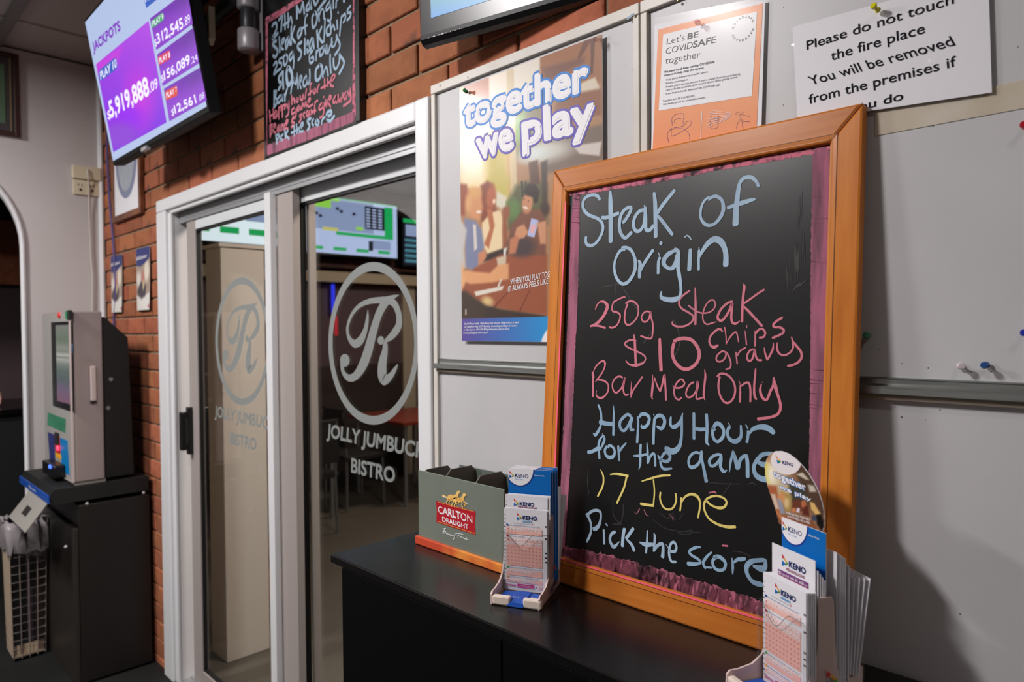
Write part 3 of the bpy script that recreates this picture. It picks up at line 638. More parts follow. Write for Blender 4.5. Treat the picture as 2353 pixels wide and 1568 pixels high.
MB().poly(cf, [(c0[3][0]-.004, c0[3][1]-.06), (c0[1][0]+.003, c0[3][1]-.06), (c0[1][0]+.006, c0[1][1]+.004), (c0[0][0]-.003, c0[0][1]+.012)], 'laminate_dull', .0022).build('laminate_film', no)
# ---------------------------------------------------------------- "please do not touch" sheet
tf_ = F((-.46, PY+.003, 1.88), (1, 0, 0), (0, 0, 1))
Z5 = lambda *p: [(1780+x/4.106, y/4.106) for x, y in p]
dn = thing('notice_sheet', (-.33, PY, 1.87), 'white laminated sheet warning not to touch the fire place, beside the orange notice', 'notice')
q = [tf_.px(*k) for k in Z5((170, 255), (2015, -250), (2050, 872), (215, 1150))]
MB().prism(tf_, q[::-1], -.0004, 0, 'paper').build('paper_sheet', dn)
m = MB()
for st, a, b_, c in (('Please do not touch', (303, 470), (1690, 32), (298, 382)), ('the fire place', (532, 572), (1418, 310), (526, 478)), ('You will be removed', (345, 805), (1706, 425), (305, 722)), ('from the premises if', (325, 980), (1715, 622), (318, 890)), ('you do', (700, 1068), (1212, 940), (700, 985))):
    m.text(tf_, st, *Z5(a, b_, c), 'ink_black', h=.0008, bold=.004, res=5)
tag(m.build('notice_lettering', dn), kind='stuff')
# wavy laminate film over it, overlapping the sheet edge
nu, nv = 90, 60; vs = []
qa = [np.array(k) for k in q]; rw = random.Random(2)
for j in range(nv+1):
    for i in range(nu+1):
        s_, t_ = i/nu*1.06-.03, j/nv*1.08-.04
        p = (qa[3]*(1-s_)+qa[2]*s_)*(1-t_)+(qa[0]*(1-s_)+qa[1]*s_)*t_
        k_ = math.exp(-((s_-.80)**2*40+(t_-.32)**2*14)); hh = .0030+.0003*math.sin(s_*7+t_*3)+.0010*k_*math.sin(s_*58+t_*6)+.0004*k_*math.sin(t_*42+s_*9)+.0001*math.sin(s_*23-t_*31)
        if s_ < 0 or s_ > 1 or t_ < 0 or t_ > 1: hh += .0004*math.sin(s_*50+t_*45)
        vs.append(tf_.p(p[0], p[1], hh))
MB().add(vs, [(j*(nu+1)+i, j*(nu+1)+i+1, (j+1)*(nu+1)+i+1, (j+1)*(nu+1)+i) for j in range(nv) for i in range(nu)], 'laminate').build('laminate_film', dn, smooth=True)
# ---------------------------------------------------------------- push pins
def pin(x, y, col, label, tilt=(0, 0), base=-.0125, s=1.):
    """push pin whose head covers photo-measured point, standing out of the board"""
    p = onY(x, y, base-.018*s); o = np.array([p[0], base, p[2]])
    ax = np.array([tilt[0], -1., tilt[1]]); ax /= np.linalg.norm(ax)
    o = p-ax*.018*s*1.0; o = o+ax*((base-o[1])/ax[1])
    t = thing('push_pin', tuple(o), label, 'push pin')
    MB().tube([o+ax*.0, o+ax*.006*s], .0006, 'steel', 6).build('pin_shaft', t)
    MB().lathe(o, ax, [(.004*s, .0001), (.004*s, .0042*s), (.0055*s, .0044*s), (.0065*s, .0028*s), (.0125*s, .0024*s), (.0145*s, .0044*s), (.0172*s, .0046*s), (.0183*s, .0038*s), (.0185*s, .0001)], col, 16).build('pin_head', t, smooth=False)
pin(1066, 206, 'pin_green', 'green push pin at the top left corner of the large poster', (.5, 0), base=-.0225)
pin(1364, 90, 'pin_clear', 'clear push pin at the top right corner of the large poster', (-.5, 0), base=-.0225)
pin(1601, 50, 'pin_clear', 'clear push pin holding the orange bordered notice', (.3, -.2), base=-.0215)
pin(2005, 11, 'pin_yellow', 'yellow push pin holding the fire place sheet', (-.2, .3), base=-.0215)
pin(2352, 286, 'pin_red', 'red push pin at the right edge of the picture')
pin(1990, 771, 'pin_green', 'dark green push pin right of the chalkboard frame', (.15, 0))
pin(2353, 765, 'pin_royal', 'royal blue push pin at the right edge of the picture above the tray')
pin(2261, 840, 'pin_blue', 'blue push pin just above the aluminium tray')
pin(2211, 841, 'pin_white', 'white push pin left of the blue one above the tray', (.4, .1))
# ---------------------------------------------------------------- black cabinet and its worktop
ZT = 1.072
wt = thing('worktop', (-.82, -.16, ZT-.018), 'glossy black worktop carrying the chalkboard, the beer caddy and the leaflet stands', 'worktop')
MB().box(-1.366, -.272, -.312, -.022, ZT-.018, ZT, 'worktop_black').build('worktop_board', wt, bevel=.0025)
cb = thing('cabinet', (-.82, -.16, 0), 'tall black cabinet standing against the pinboards under the worktop', 'cabinet')
MB().box(-1.345, -.29, -.29, -.03, .08, ZT-.0185, 'cabinet_black').build('cabinet_body', cb)
MB().box(-1.335, -.30, -.27, -.03, 0, .08, 'cabinet_black').build('plinth', cb)
for a, b_ in ((-1.328, -.83), (-.826, -.305)):
    d = MB().box(a, b_, -.306, -.2905, .09, ZT-.0235, 'cabinet_black').build('cabinet_door', cb, bevel=.001)
MB().box(-1.328, -.305, -.3055, -.3045, ZT-.0232, ZT-.0222, 'door_edge').build('light_edge', cb)
# ---------------------------------------------------------------- large chalkboard leaning on the pinboard
B0 = np.array([-.9475, -.0930, ZT]); B1 = np.array([-.9475, -.0350, 1.888])
bf = F(B0, (1, 0, 0), B1-B0); BW, BHt = .594, float(np.linalg.norm(B1-B0)); FWd = .052
cbd = thing('chalkboard', (-.65, -.09, ZT), 'large orange wood framed chalkboard leaning on the pinboards, standing on the black worktop', 'chalkboard')
def framepart(pts, m_, name):
    ob = MB().prism(bf, pts, -.020, 0, m_).build(name, cbd, bevel=.004); return ob
FT = .050; il, ir, ib, it = .0385, BW-.046, .050, BHt-FT
framepart([(0, 0), (il, ib), (il, it), (0, BHt)], 'wood', 'frame_stile')
framepart([(BW, 0), (BW, BHt), (ir, it), (ir, ib)], 'wood', 'frame_stile')
framepart([(0, BHt), (il, it), (ir, it), (BW, BHt)], 'wood_h', 'frame_rail')
framepart([(0, 0), (BW, 0), (ir, ib), (il, ib)], 'wood_h', 'frame_rail')
# rounded inner bead with a groove outside it
g = .0115
def bead(a, b_, m_):
    n = 8; vs = []
    a, b_ = np.array(a), np.array(b_); d = (b_-a)/np.linalg.norm(b_-a); nn = np.array([-d[1], d[0]])
    prof = [(0, -.010)]+[(g*(1-math.cos(t))/2*2*.5+0, -.010+.010*math.sin(t)) for t in np.linspace(0, math.pi/2, 6)]+[(g, .0004), (g, -.010)]
    prof = [(-g*0+x, h) for x, h in prof]
    for q in (a, b_):
        for x, h in prof:
            mit = x*(1 if q is a else -1)
            p = q-nn*x+(-d*mit); vs.append(bf.p(p[0], p[1], h))
    k = len(prof)
    return MB().add(vs, [(i, i+1, k+i+1, k+i) for i in range(k-1)]+[list(range(k))[::-1], list(range(k, 2*k))], m_)
for a, b_, m_ in (((il, it), (il, ib), 'wood'), ((ir, ib), (ir, it), 'wood'), ((ir, it), (il, it), 'wood_h'), ((il, ib), (ir, ib), 'wood_h')):
    bead(a, b_, m_).build('inner_bead', cbd, smooth=False)
m = MB()
for a, b_ in (((il-g, it+g), (il-g, ib-g)), ((ir+g, ib-g), (ir+g, it+g)), ((ir+g, it+g), (il-g, it+g)), ((il-g, ib-g), (ir+g, ib-g))):
    m.stroke(bf, [(*a, .0007), (*b_, .0007)], .0007, 'wood_groove', h=.00055, px=False)
for a, b_ in (((0, 0), (il, ib)), ((0, BHt), (il, it)), ((BW, BHt), (ir, it)), ((BW, 0), (ir, ib))):
    m.stroke(bf, [(*a, .0006), (*b_, .0006)], .0006, 'wood_groove', h=.0006, px=False)
tag(m.build('groove_line', cbd), kind='stuff')
MB().obox(bf, il-.004, ir+.004, ib-.004, it+.004, -.018, -.0085, 'slate').build('writing_board', cbd)
HB = -.0083
def pinkband(pts, m_, name, h=HB, jag=0.0, seed=1):
    """chalk band with rough edges: pts carry widths in photo-measured units"""
    r = random.Random(seed); Q = []
    for i in range(len(pts)-1):
        n = 40
        for k in range(n):
            t = k/n; Q.append(tuple(pts[i][j]*(1-t)+pts[i+1][j]*t for j in range(3)))
    Q.append(pts[-1]); Q = [(x+r.uniform(-jag, jag)*.4, y+r.uniform(-jag, jag)*.4, w_+r.uniform(-jag, jag)) for x, y, w_ in Q]
    return MB().stroke(bf, Q, 1, m_, h=h, smooth=False).build(name, cbd)
pinkband([(1312, 443, 12), (1400, 430, 13), (1480, 416, 15), (1570, 400, 15), (1640, 386, 12), (1712, 376, 11), (1800, 360, 13), (1905, 341, 11)], 'chalk_pink', 'chalk_border', jag=2.2)
pinkband([(1325, 447, 17), (1322, 520, 22), (1318, 650, 24), (1312, 800, 23), (1306, 950, 22), (1300, 1080, 22), (1294, 1180, 20), (1288, 1280, 18)], 'chalk_pink_v', 'chalk_border', jag=1.2, seed=2)
pinkband([(1886, 352, 38), (1885, 500, 40), (1884, 640, 42), (1883, 840, 42), (1882, 940, 42), (1878, 1100, 40), (1874, 1240, 38), (1868, 1400, 36)], 'chalk_pink_v', 'chalk_border', jag=1.6, seed=3)
pinkband([(1290, 1272, 26), (1340, 1282, 34), (1420, 1303, 36), (1500, 1326, 38), (1600, 1356, 40), (1700, 1388, 42), (1800, 1420, 42), (1862, 1440, 40)], 'chalk_pink_rough', 'chalk_border', jag=6, seed=4)
# pink overspill on the frame's inner lip
m = MB()
m.stroke(bf, [(il-.0005, ib+.01, .0035), (il-.0005, it-.02, .003)], 1, 'neon_pink', h=.0012, px=False, smooth=False)
m.stroke(bf, [(il+.01, ib-.0015, .0028), (ir-.01, ib-.0015, .0032)], 1, 'neon_pink', h=.0012, px=False, smooth=False)
m.build('chalk_overspill', cbd)
# rubbed out smears
m = MB(); r_ = random.Random(11)
for (x0, y0, x1, y1, w_) in [(1840, 450, 1836, 520, 12), (1832, 560, 1834, 640, 14), (1845, 540, 1843, 600, 6), (1822, 660, 1850, 650, 8), (1810, 600, 1815, 660, 5)]:
    for k in range(5):
        a = r_.uniform(-6, 6); m.stroke(bf, [(x0+a, y0+r_.uniform(-15, 15), .6), ((x0+x1)/2+a, (y0+y1)/2, w_*.22), (x1+a, y1+r_.uniform(-12, 12), .6)], 1, 'chalk_smear', h=HB)
for pts in ([(1352, 1080), (1350, 1110), (1353, 1135)], [(1408, 1150), (1410, 1185), (1425, 1202), (1432, 1180), (1432, 1160)], [(1462, 1182), (1468, 1170)], [(1480, 1172), (1486, 1186)], [(1408, 1205), (1430, 1205)], [(1500, 1195), (1530, 1215), (1570, 1222), (1610, 1224)], [(1555, 1225), (1590, 1219), (1585, 1228), (1560, 1228)], [(1516, 1180), (1535, 1192), (1545, 1180), (1550, 1195)], [(1560, 1195), (1570, 1180)], [(1683, 1267), (1705, 1270), (1725, 1280)], [(1520, 1068), (1516, 1085)], [(1630, 1109), (1660, 1112), (1700, 1113)], [(1720, 1113), (1730, 1110), (1737, 1115)], [(1385, 660), (1425, 652)], [(1412, 725), (1413, 690), (1415, 650)], [(1418, 640), (1450, 690), (1470, 720)], [(1545, 735), (1556, 750), (1562, 790), (1550, 820)], [(1500, 760), (1478, 790)], [(1610, 1150), (1605, 1175)], [(1680, 1110), (1660, 1140)]):
    m.stroke(bf, pts, 2.2, 'chalk_smear', h=HB)
m.stroke(bf, [(1660, 1254), (1672, 1255)], 4, 'chalk_pink', h=HB); m.stroke(bf, [(1630, 1133), (1641, 1131), (1646, 1134)], 3, 'chalk_pink', h=HB)
for pts in ([(1458, 1177), (1463, 1181), (1470, 1170)], [(1480, 1172), (1484, 1182), (1490, 1187)], [(1537, 1182), (1543, 1186), (1547, 1196)]): m.stroke(bf, pts, 1.6, 'chalk_pink', h=HB)
tag(m.build('rubbed_chalk', cbd), kind='stuff')
def letters(fr, parent, specs, h, name='chalk_word'):
    for (word, ox, oy, s, col, strokes) in specs:
        m = MB()
        for wd, pts in strokes: m.stroke(fr, zp(pts, ox, oy, s), wd/s, col, h=h)
        m.build(name, parent)
A_, B_, C_ = (1320, 390, 7.84), (1560, 380, 7.84), (1390, 520, 7.84)
D_, E_, F_, G_ = (1340, 640, 6.534), (1600, 640, 6.534), (1340, 820, 9.05), (1600, 820, 9.05)
H_2, I_, J_, K_, L2 = (1340, 920, 9.225), (1560, 930, 8.254), (1340, 1070, 6.192), (1330, 1160, 9.8), (1560, 1230, 9.8)
SP = [
('steak', *A_, 'ink_blue', [(52, [(455, 535), (430, 490), (375, 460), (300, 460), (220, 490), (165, 560), (150, 650), (180, 740), (250, 810), (340, 850), (430, 890), (490, 950), (515, 1030), (500, 1130), (450, 1240), (380, 1330), (300, 1370), (230, 1350), (205, 1290), (210, 1215)]),
 (84, [(645, 395, 50), (650, 600), (655, 1000), (655, 1290)]), (60, [(500, 865), (580, 865), (700, 820), (790, 788)]),
 (60, [(880, 950), (930, 890), (1000, 770), (1020, 700), (990, 680), (910, 720), (850, 800), (820, 900), (810, 1020), (830, 1130), (880, 1210), (930, 1225), (980, 1180), (1025, 1135)]),
 (60, [(1240, 730), (1180, 745), (1110, 820), (1070, 920), (1065, 1020), (1100, 1095), (1150, 1110), (1200, 1080), (1250, 990), (1270, 860), (1275, 700)]), (62, [(1275, 690), (1285, 850), (1285, 980), (1290, 1070), (1330, 1100), (1380, 1070), (1420, 1010)]), (30, [(1262, 645), (1270, 690)]),
 (74, [(1435, 420, 50), (1455, 600), (1460, 900), (1465, 1205)]), (66, [(1800, 380), (1700, 500), (1590, 640), (1495, 780)]), (58, [(1480, 810, 40), (1560, 900), (1660, 1030), (1765, 1170)])]),
('of', *B_, 'ink_blue', [(58, [(540, 640, 20), (570, 590), (650, 560), (720, 580), (780, 640), (800, 730, 70), (795, 830, 72), (740, 950, 70), (650, 1050), (550, 1085), (460, 1050), (400, 960, 46), (390, 860, 46), (410, 740, 46), (460, 640, 46), (540, 575, 46)]),
 (90, [(1435, 380, 54), (1400, 300, 56), (1330, 230, 66), (1250, 215, 76), (1160, 240, 70), (1100, 320, 68), (1075, 430, 80), (1055, 580), (1035, 780, 104), (1020, 1065, 112)]), (62, [(885, 765), (1000, 725, 70), (1180, 665, 84), (1365, 612, 50)])]),
('origin', *C_, 'ink_blue', [(54, [(360, 420, 40), (280, 440), (220, 530, 48), (180, 640, 46), (170, 760, 46), (190, 880), (240, 980), (320, 1040), (410, 1010, 60), (490, 910, 62), (540, 790, 64), (550, 650, 64), (520, 520), (460, 420), (380, 385), (310, 390)]),
 (66, [(610, 620, 40), (635, 680), (628, 780), (625, 920)]), (58, [(640, 800), (690, 700), (760, 590), (820, 500), (865, 435)]),
 (18, [(965, 480), (985, 530)]), (54, [(990, 570), (965, 650), (960, 850)]),
 (84, [(1240, 450, 60), (1150, 500), (1080, 580), (1060, 660), (1100, 730, 60), (1180, 765, 60), (1240, 730), (1285, 640), (1310, 520)]), (70, [(1260, 420), (1320, 460), (1320, 600), (1318, 750), (1340, 880), (1365, 1050, 60), (1370, 1180, 56), (1340, 1270, 60), (1270, 1320, 90), (1150, 1325, 84), (1040, 1300), (1010, 1250, 56), (1020, 1180, 30)]),
 (76, [(1540, 420, 60), (1530, 600), (1520, 790)]), (20, [(1695, 385), (1700, 430)]), (48, [(1697, 440), (1690, 600), (1690, 785)]), (95, [(1700, 560, 40), (1770, 430, 70), (1860, 310), (1970, 235, 105), (2080, 270, 110), (2150, 380), (2180, 520), (2178, 700, 105)]),
 (56, [(1000, 300), (1020, 315)]), (26, [(1440, 200), (1480, 170), (1530, 200), (1550, 240)])]),
('250g', *D_, 'ink_pink', [(34, [(185, 465, 20), (210, 400, 20), (260, 350, 22), (320, 355), (365, 410, 50), (345, 490, 50), (290, 590, 46), (200, 680, 40), (110, 720, 26)]), (28, [(150, 710), (240, 715), (335, 745)]),
 (24, [(465, 350), (540, 310), (600, 285), (640, 280, 10)]), (25, [(460, 355), (435, 430), (445, 490), (510, 510), (555, 545), (550, 620), (510, 700), (450, 740), (395, 735)]),
 (26, [(640, 375), (690, 345), (760, 350), (820, 410), (830, 490), (810, 580), (750, 660), (680, 700), (635, 670), (622, 590), (635, 480), (665, 390)]),
 (24, [(1000, 505), (950, 495), (900, 530), (875, 590), (900, 645), (945, 650), (990, 600), (1010, 500), (1020, 580), (1045, 680), (1045, 800), (1030, 890), (990, 905), (920, 885), (865, 865)])]),
('steak', *D_, 'ink_pink', [(28, [(1600, 185), (1520, 240), (1455, 310), (1440, 390), (1490, 460), (1580, 510), (1645, 560), (1650, 620), (1600, 680), (1510, 720), (1400, 720), (1345, 690), (1340, 655)]),
 (36, [(1682, 145, 20), (1688, 400), (1685, 690)]), (22, [(1585, 408), (1640, 455), (1700, 495), (1790, 522), (1890, 510), (1960, 460), (1985, 390), (1960, 330), (1910, 330), (1850, 390), (1810, 480), (1795, 570), (1810, 650), (1860, 690), (1940, 670), (2005, 650, 8)]),
 (36, [(2240, 350), (2170, 370), (2080, 450), (2025, 550), (2025, 610), (2070, 635), (2120, 600), (2190, 490), (2240, 370), (2230, 480), (2225, 590), (2240, 660), (2290, 680), (2350, 640, 12)]),
 (40, [(2405, 85, 14), (2420, 125), (2405, 250), (2390, 450), (2385, 650)]), (31, [(2715, 170), (2620, 230), (2510, 310), (2400, 385)]), (38, [(2410, 420, 28), (2490, 500), (2590, 610), (2685, 715)])]),
('$10', *D_, 'ink_pink', [(24, [(800, 940, 12), (750, 925), (680, 935), (630, 970), (640, 1010), (710, 1055), (800, 1095), (890, 1140), (935, 1190), (920, 1250), (860, 1290, 38), (770, 1305, 38), (690, 1290), (640, 1235, 14)]), (38, [(762, 845, 18), (775, 950), (785, 1150), (793, 1320, 44)]),
 (54, [(1150, 910, 40), (1155, 1100), (1170, 1380)]), (50, [(1365, 945), (1440, 910), (1540, 902), (1640, 935), (1720, 1040, 54), (1745, 1150, 56), (1710, 1260), (1640, 1330), (1560, 1365), (1470, 1345), (1390, 1270), (1345, 1170), (1340, 1080), (1362, 970)])]),
('chips', *E_, 'ink_pink', [(32, [(395, 800, 16), (360, 765), (300, 780), (220, 860), (195, 940), (220, 1010), (270, 1035, 44), (325, 1005)]), (17, [(425, 735), (445, 860), (452, 985)]), (24, [(455, 970, 12), (510, 880), (570, 815), (600, 810), (620, 870, 18), (635, 955, 18)]), (12, [(760, 705), (757, 745)]), (20, [(732, 790, 12), (745, 900), (755, 1000)]), (24, [(880, 790, 12), (885, 900), (882, 1015)]), (32, [(890, 830), (940, 770), (1000, 765), (1035, 820), (1010, 880), (950, 890)]), (36, [(1290, 590), (1210, 640), (1160, 690), (1170, 730), (1250, 735), (1310, 770), (1300, 820), (1230, 860), (1145, 895)])]),
('gravy', *E_, 'ink_pink', [(25, [(440, 1110), (390, 1095), (320, 1150), (300, 1210), (330, 1250), (390, 1240), (440, 1180), (450, 1110), (500, 1200), (520, 1290), (500, 1350), (445, 1365)]), (23, [(595, 1110), (605, 1200), (615, 1285)]), (25, [(615, 1160), (660, 1090), (740, 1040)]), (30, [(850, 1065), (800, 1090), (765, 1160), (775, 1225), (810, 1240), (850, 1190), (880, 1060), (890, 1150), (920, 1220), (980, 1230)]), (28, [(1020, 1040, 14), (1035, 1130), (1065, 1220)]), (32, [(1070, 1220), (1120, 1130), (1150, 1060), (1160, 970, 12)]), (30, [(1215, 965, 14), (1215, 1060), (1250, 1130), (1320, 1155), (1400, 1120), (1450, 1050), (1450, 960), (1430, 880, 18)]), (36, [(1440, 930, 20), (1500, 1010), (1570, 1100), (1580, 1190), (1530, 1260), (1450, 1300), (1375, 1315)])]),
('bar', *F_, 'ink_pink', [(38, [(190, 320, 26), (205, 500), (205, 700), (205, 825)]), (32, [(222, 430, 40), (215, 320, 20), (270, 200), (350, 120), (420, 90, 40), (458, 140, 42), (440, 240), (380, 360), (310, 450), (255, 530, 14)]), (34, [(300, 480), (400, 490), (480, 530), (525, 600), (515, 720), (450, 820), (370, 860, 44), (300, 840), (270, 780, 18), (280, 710, 12)]), (34, [(820, 435), (760, 410), (680, 440), (620, 530), (610, 630), (640, 720), (690, 750), (750, 710), (820, 610), (870, 430), (850, 560), (835, 680), (860, 780), (900, 800), (940, 780)]), (24, [(1005, 520, 12), (1000, 650), (990, 790)]), (36, [(990, 850, 22), (1030, 720), (1100, 610), (1170, 510), (1230, 420)])]),
('meal', *F_, 'ink_pink', [(24, [(1450, 375, 12), (1445, 500), (1425, 700), (1420, 830), (1450, 880)]), (36, [(1430, 830), (1450, 650), (1490, 440, 18)]), (34, [(1490, 440, 18), (1540, 600), (1600, 720)]), (42, [(1600, 720), (1640, 600), (1690, 380), (1710, 600), (1725, 900)]), (36, [(1865, 595, 10), (1900, 640), (2000, 650), (2080, 610), (2110, 550), (2050, 470), (1970, 520), (1910, 620), (1890, 740), (1920, 850), (1990, 895), (2050, 850)]), (36, [(2300, 530), (2220, 580), (2160, 680), (2140, 780), (2170, 840), (2240, 840), (2300, 790), (2360, 680), (2375, 520), (2395, 600), (2370, 700), (2353, 800), (2365, 880), (2440, 870), (2510, 840, 18)]), (44, [(2527, 270, 14), (2543, 400), (2523, 600), (2508, 800), (2535, 900, 24)])]),
('only', *G_, 'ink_pink', [(44, [(440, 410), (500, 355), (600, 360), (700, 420), (780, 540), (810, 680), (790, 820), (730, 920), (650, 965), (570, 930), (500, 820), (465, 680), (465, 540), (490, 420)]), (14, [(885, 495), (910, 560)]), (44, [(915, 590, 24), (915, 750), (910, 940)]), (44, [(930, 620, 24), (1000, 560), (1090, 545), (1125, 680), (1125, 935)]), (44, [(1235, 250, 30), (1225, 400), (1205, 600), (1210, 800, 50), (1250, 890, 40)]), (20, [(1372, 530), (1385, 536)]), (55, [(1355, 570, 24), (1330, 700), (1370, 840), (1440, 900), (1490, 860), (1540, 720), (1600, 600), (1612, 440, 40)]), (58, [(1610, 460, 40), (1640, 600, 80), (1690, 780), (1745, 960), (1750, 1080), (1700, 1190), (1580, 1250), (1420, 1280), (1285, 1298, 70)])]),
('happy', *H_2, 'ink_blue2', [(50, [(320, 100, 40), (370, 220), (385, 350), (385, 450), (360, 580), (300, 690, 64), (255, 740, 56), (220, 705, 30)]), (52, [(648, 120, 14), (650, 400), (640, 740)]), (84, [(360, 460), (480, 495), (620, 505)]), (62, [(1000, 330), (940, 305), (860, 360), (790, 450), (780, 550), (820, 630), (880, 640), (940, 570), (1010, 430), (1030, 370)]), (65, [(1030, 380, 80), (1010, 500), (1015, 620), (1075, 625, 50)]), (56, [(1165, 360), (1165, 600), (1145, 895)]), (68, [(1190, 360, 50), (1240, 300), (1330, 300), (1400, 370), (1390, 470), (1330, 560), (1250, 570), (1235, 525, 30)]), (26, [(1500, 295), (1502, 320)]), (60, [(1515, 400), (1500, 600), (1490, 925)]), (74, [(1530, 380, 60), (1600, 325), (1690, 350), (1730, 450), (1700, 560), (1650, 600), (1570, 560, 50)]), (56, [(1860, 360, 40), (1850, 450), (1860, 540), (1920, 570, 84), (2000, 530, 84), (2070, 420), (2110, 280, 26)]), (60, [(2095, 340, 40), (2090, 560), (2085, 760), (2050, 950, 84), (1980, 1050, 110), (1880, 1090, 120), (1770, 1030, 110), (1755, 970, 12)])]),
('for the', *H_2, 'ink_blue2', [(42, [(405, 710, 14), (450, 790), (440, 880, 60), (390, 990)]), (52, [(410, 760, 30), (350, 850), (325, 960), (335, 1100), (345, 1235)]), (65, [(105, 1105), (200, 1085), (300, 1030, 74), (375, 1025)]), (52, [(530, 1000), (560, 960), (630, 1000), (670, 1090), (640, 1190, 66), (550, 1215, 74), (480, 1160), (460, 1060), (500, 980)]), (50, [(745, 975), (755, 1130), (765, 1285, 36)]), (50, [(780, 1080, 36), (830, 1000), (910, 910, 30)]), (55, [(1220, 945), (1210, 1150), (1210, 1340, 50), (1180, 1480, 12)]), (50, [(1065, 1180, 30), (1180, 1180), (1340, 1150)]), (52, [(1352, 905, 20), (1367, 1100), (1367, 1340, 40)]), (52, [(1370, 1330), (1420, 1200), (1490, 1130), (1520, 1200), (1530, 1390)]), (55, [(1585, 1170, 30), (1630, 1250), (1700, 1290), (1780, 1300, 70), (1840, 1230, 66), (1820, 1140, 70), (1750, 1110, 70), (1680, 1180), (1640, 1300), (1660, 1400), (1720, 1460), (1880, 1450, 34)])]),
('hour', *I_, 'ink_blue2', [(58, [(283, 170), (285, 400), (285, 650)]), (60, [(522, 190), (535, 450), (525, 700), (572, 775, 20)]), (58, [(300, 450), (400, 475, 66), (500, 470)]), (58, [(680, 480, 50), (660, 440), (720, 360, 80), (800, 400, 76), (850, 500), (830, 620, 66), (740, 705), (670, 660), (640, 560), (650, 440)]), (18, [(935, 350), (975, 410)]), (58, [(955, 430, 66), (920, 520), (950, 640, 66), (1040, 700, 84), (1120, 680, 84), (1180, 590), (1175, 400, 40)]), (22, [(1270, 385), (1310, 460)]), (54, [(1310, 500, 40), (1310, 600), (1290, 715)]), (95, [(1330, 560, 40), (1400, 470, 70), (1520, 430), (1650, 435, 110), (1740, 480, 106), (1795, 535, 86)])]),
('game', *I_, 'ink_blue2', [(50, [(410, 930), (320, 910), (240, 950), (190, 1040), (190, 1140), (240, 1195, 66), (330, 1160, 60), (400, 1070), (430, 890)]), (62, [(430, 890, 44), (440, 1050, 50), (480, 1250, 60), (520, 1460, 70)]), (55, [(800, 960), (740, 950), (650, 980), (580, 1060), (590, 1140), (640, 1170), (720, 1120), (800, 1010)]), (60, [(795, 960), (800, 1050), (790, 1180), (845, 1270), (910, 1250, 20)]), (46, [(960, 1280, 14), (980, 1100), (1030, 890)]), (76, [(1030, 900, 50), (1070, 1030), (1115, 1210, 90)]), (66, [(1130, 1200), (1160, 1060), (1220, 990), (1280, 970)]), (72, [(1280, 970), (1300, 1100), (1305, 1370)]), (100, [(1490, 1090, 60), (1600, 1140), (1700, 1140)]), (80, [(1500, 1060, 60), (1560, 970), (1660, 935), (1780, 940)]), (100, [(1500, 1020, 70), (1430, 1150, 70), (1430, 1270, 80), (1490, 1370), (1600, 1415, 110), (1720, 1430, 110)])]),
('17', *J_, 'chalk_yellow', [(26, [(250, 60, 12), (288, 160), (280, 290), (208, 440)]), (30, [(385, 130, 14), (480, 120), (640, 150)]), (28, [(620, 160), (580, 320), (482, 535)])]),
('june', *J_, 'chalk_yellow', [(28, [(835, 225, 14), (980, 180), (1100, 150), (1235, 140)]), (22, [(1002, 205), (1015, 380), (1000, 560)]), (36, [(820, 545), (900, 560), (1000, 572)]), (26, [(1100, 385), (1095, 480), (1140, 590), (1220, 630), (1290, 590), (1325, 490), (1315, 400)]), (24, [(1395, 460), (1390, 560), (1380, 645)]), (27, [(1400, 520), (1460, 440), (1550, 410, 38), (1630, 450, 40), (1665, 550), (1637, 745)]), (30, [(1750, 500), (1830, 570), (1930, 605, 38), (2010, 590, 36), (2040, 520), (1990, 460), (1880, 435), (1770, 470), (1722, 550), (1735, 660), (1800, 765), (1920, 840, 36), (2050, 875, 40), (2165, 875, 38)])]),
('pick', *K_, 'ink_blue', [(55, [(175, 215, 60), (240, 330), (275, 450), (275, 600), (240, 720), (180, 835)]), (60, [(200, 230), (290, 155), (400, 130), (480, 165), (500, 260, 50), (470, 430, 66), (400, 530, 84), (335, 550, 80)]), (30, [(608, 430, 18), (642, 475, 40)]), (58, [(562, 575, 50), (570, 720), (572, 880)]), (62, [(815, 615), (740, 660), (700, 780), (740, 900, 70), (800, 950, 74), (915, 835, 16)]), (75, [(1030, 550), (1000, 700), (982, 930)]), (70, [(1225, 540), (1150, 650), (1070, 760)]), (68, [(1095, 800, 50), (1190, 900), (1248, 1035, 74)])]),
('the', *K_, 'ink_blue', [(50, [(1545, 585, 30), (1540, 800), (1515, 1085)]), (60, [(1375, 850, 30), (1500, 900, 90), (1680, 900, 70)]), (54, [(1690, 640, 18), (1715, 740, 60), (1690, 1050, 46)]), (68, [(1700, 1040, 40), (1780, 920), (1880, 885), (1900, 1000), (1888, 1180, 84)]), (26, [(1960, 895, 12), (2030, 990)]), (56, [(2060, 1050), (2160, 1055, 66), (2200, 960), (2150, 850), (2080, 880), (2040, 1000), (2040, 1160), (2090, 1280), (2185, 1290)])]),
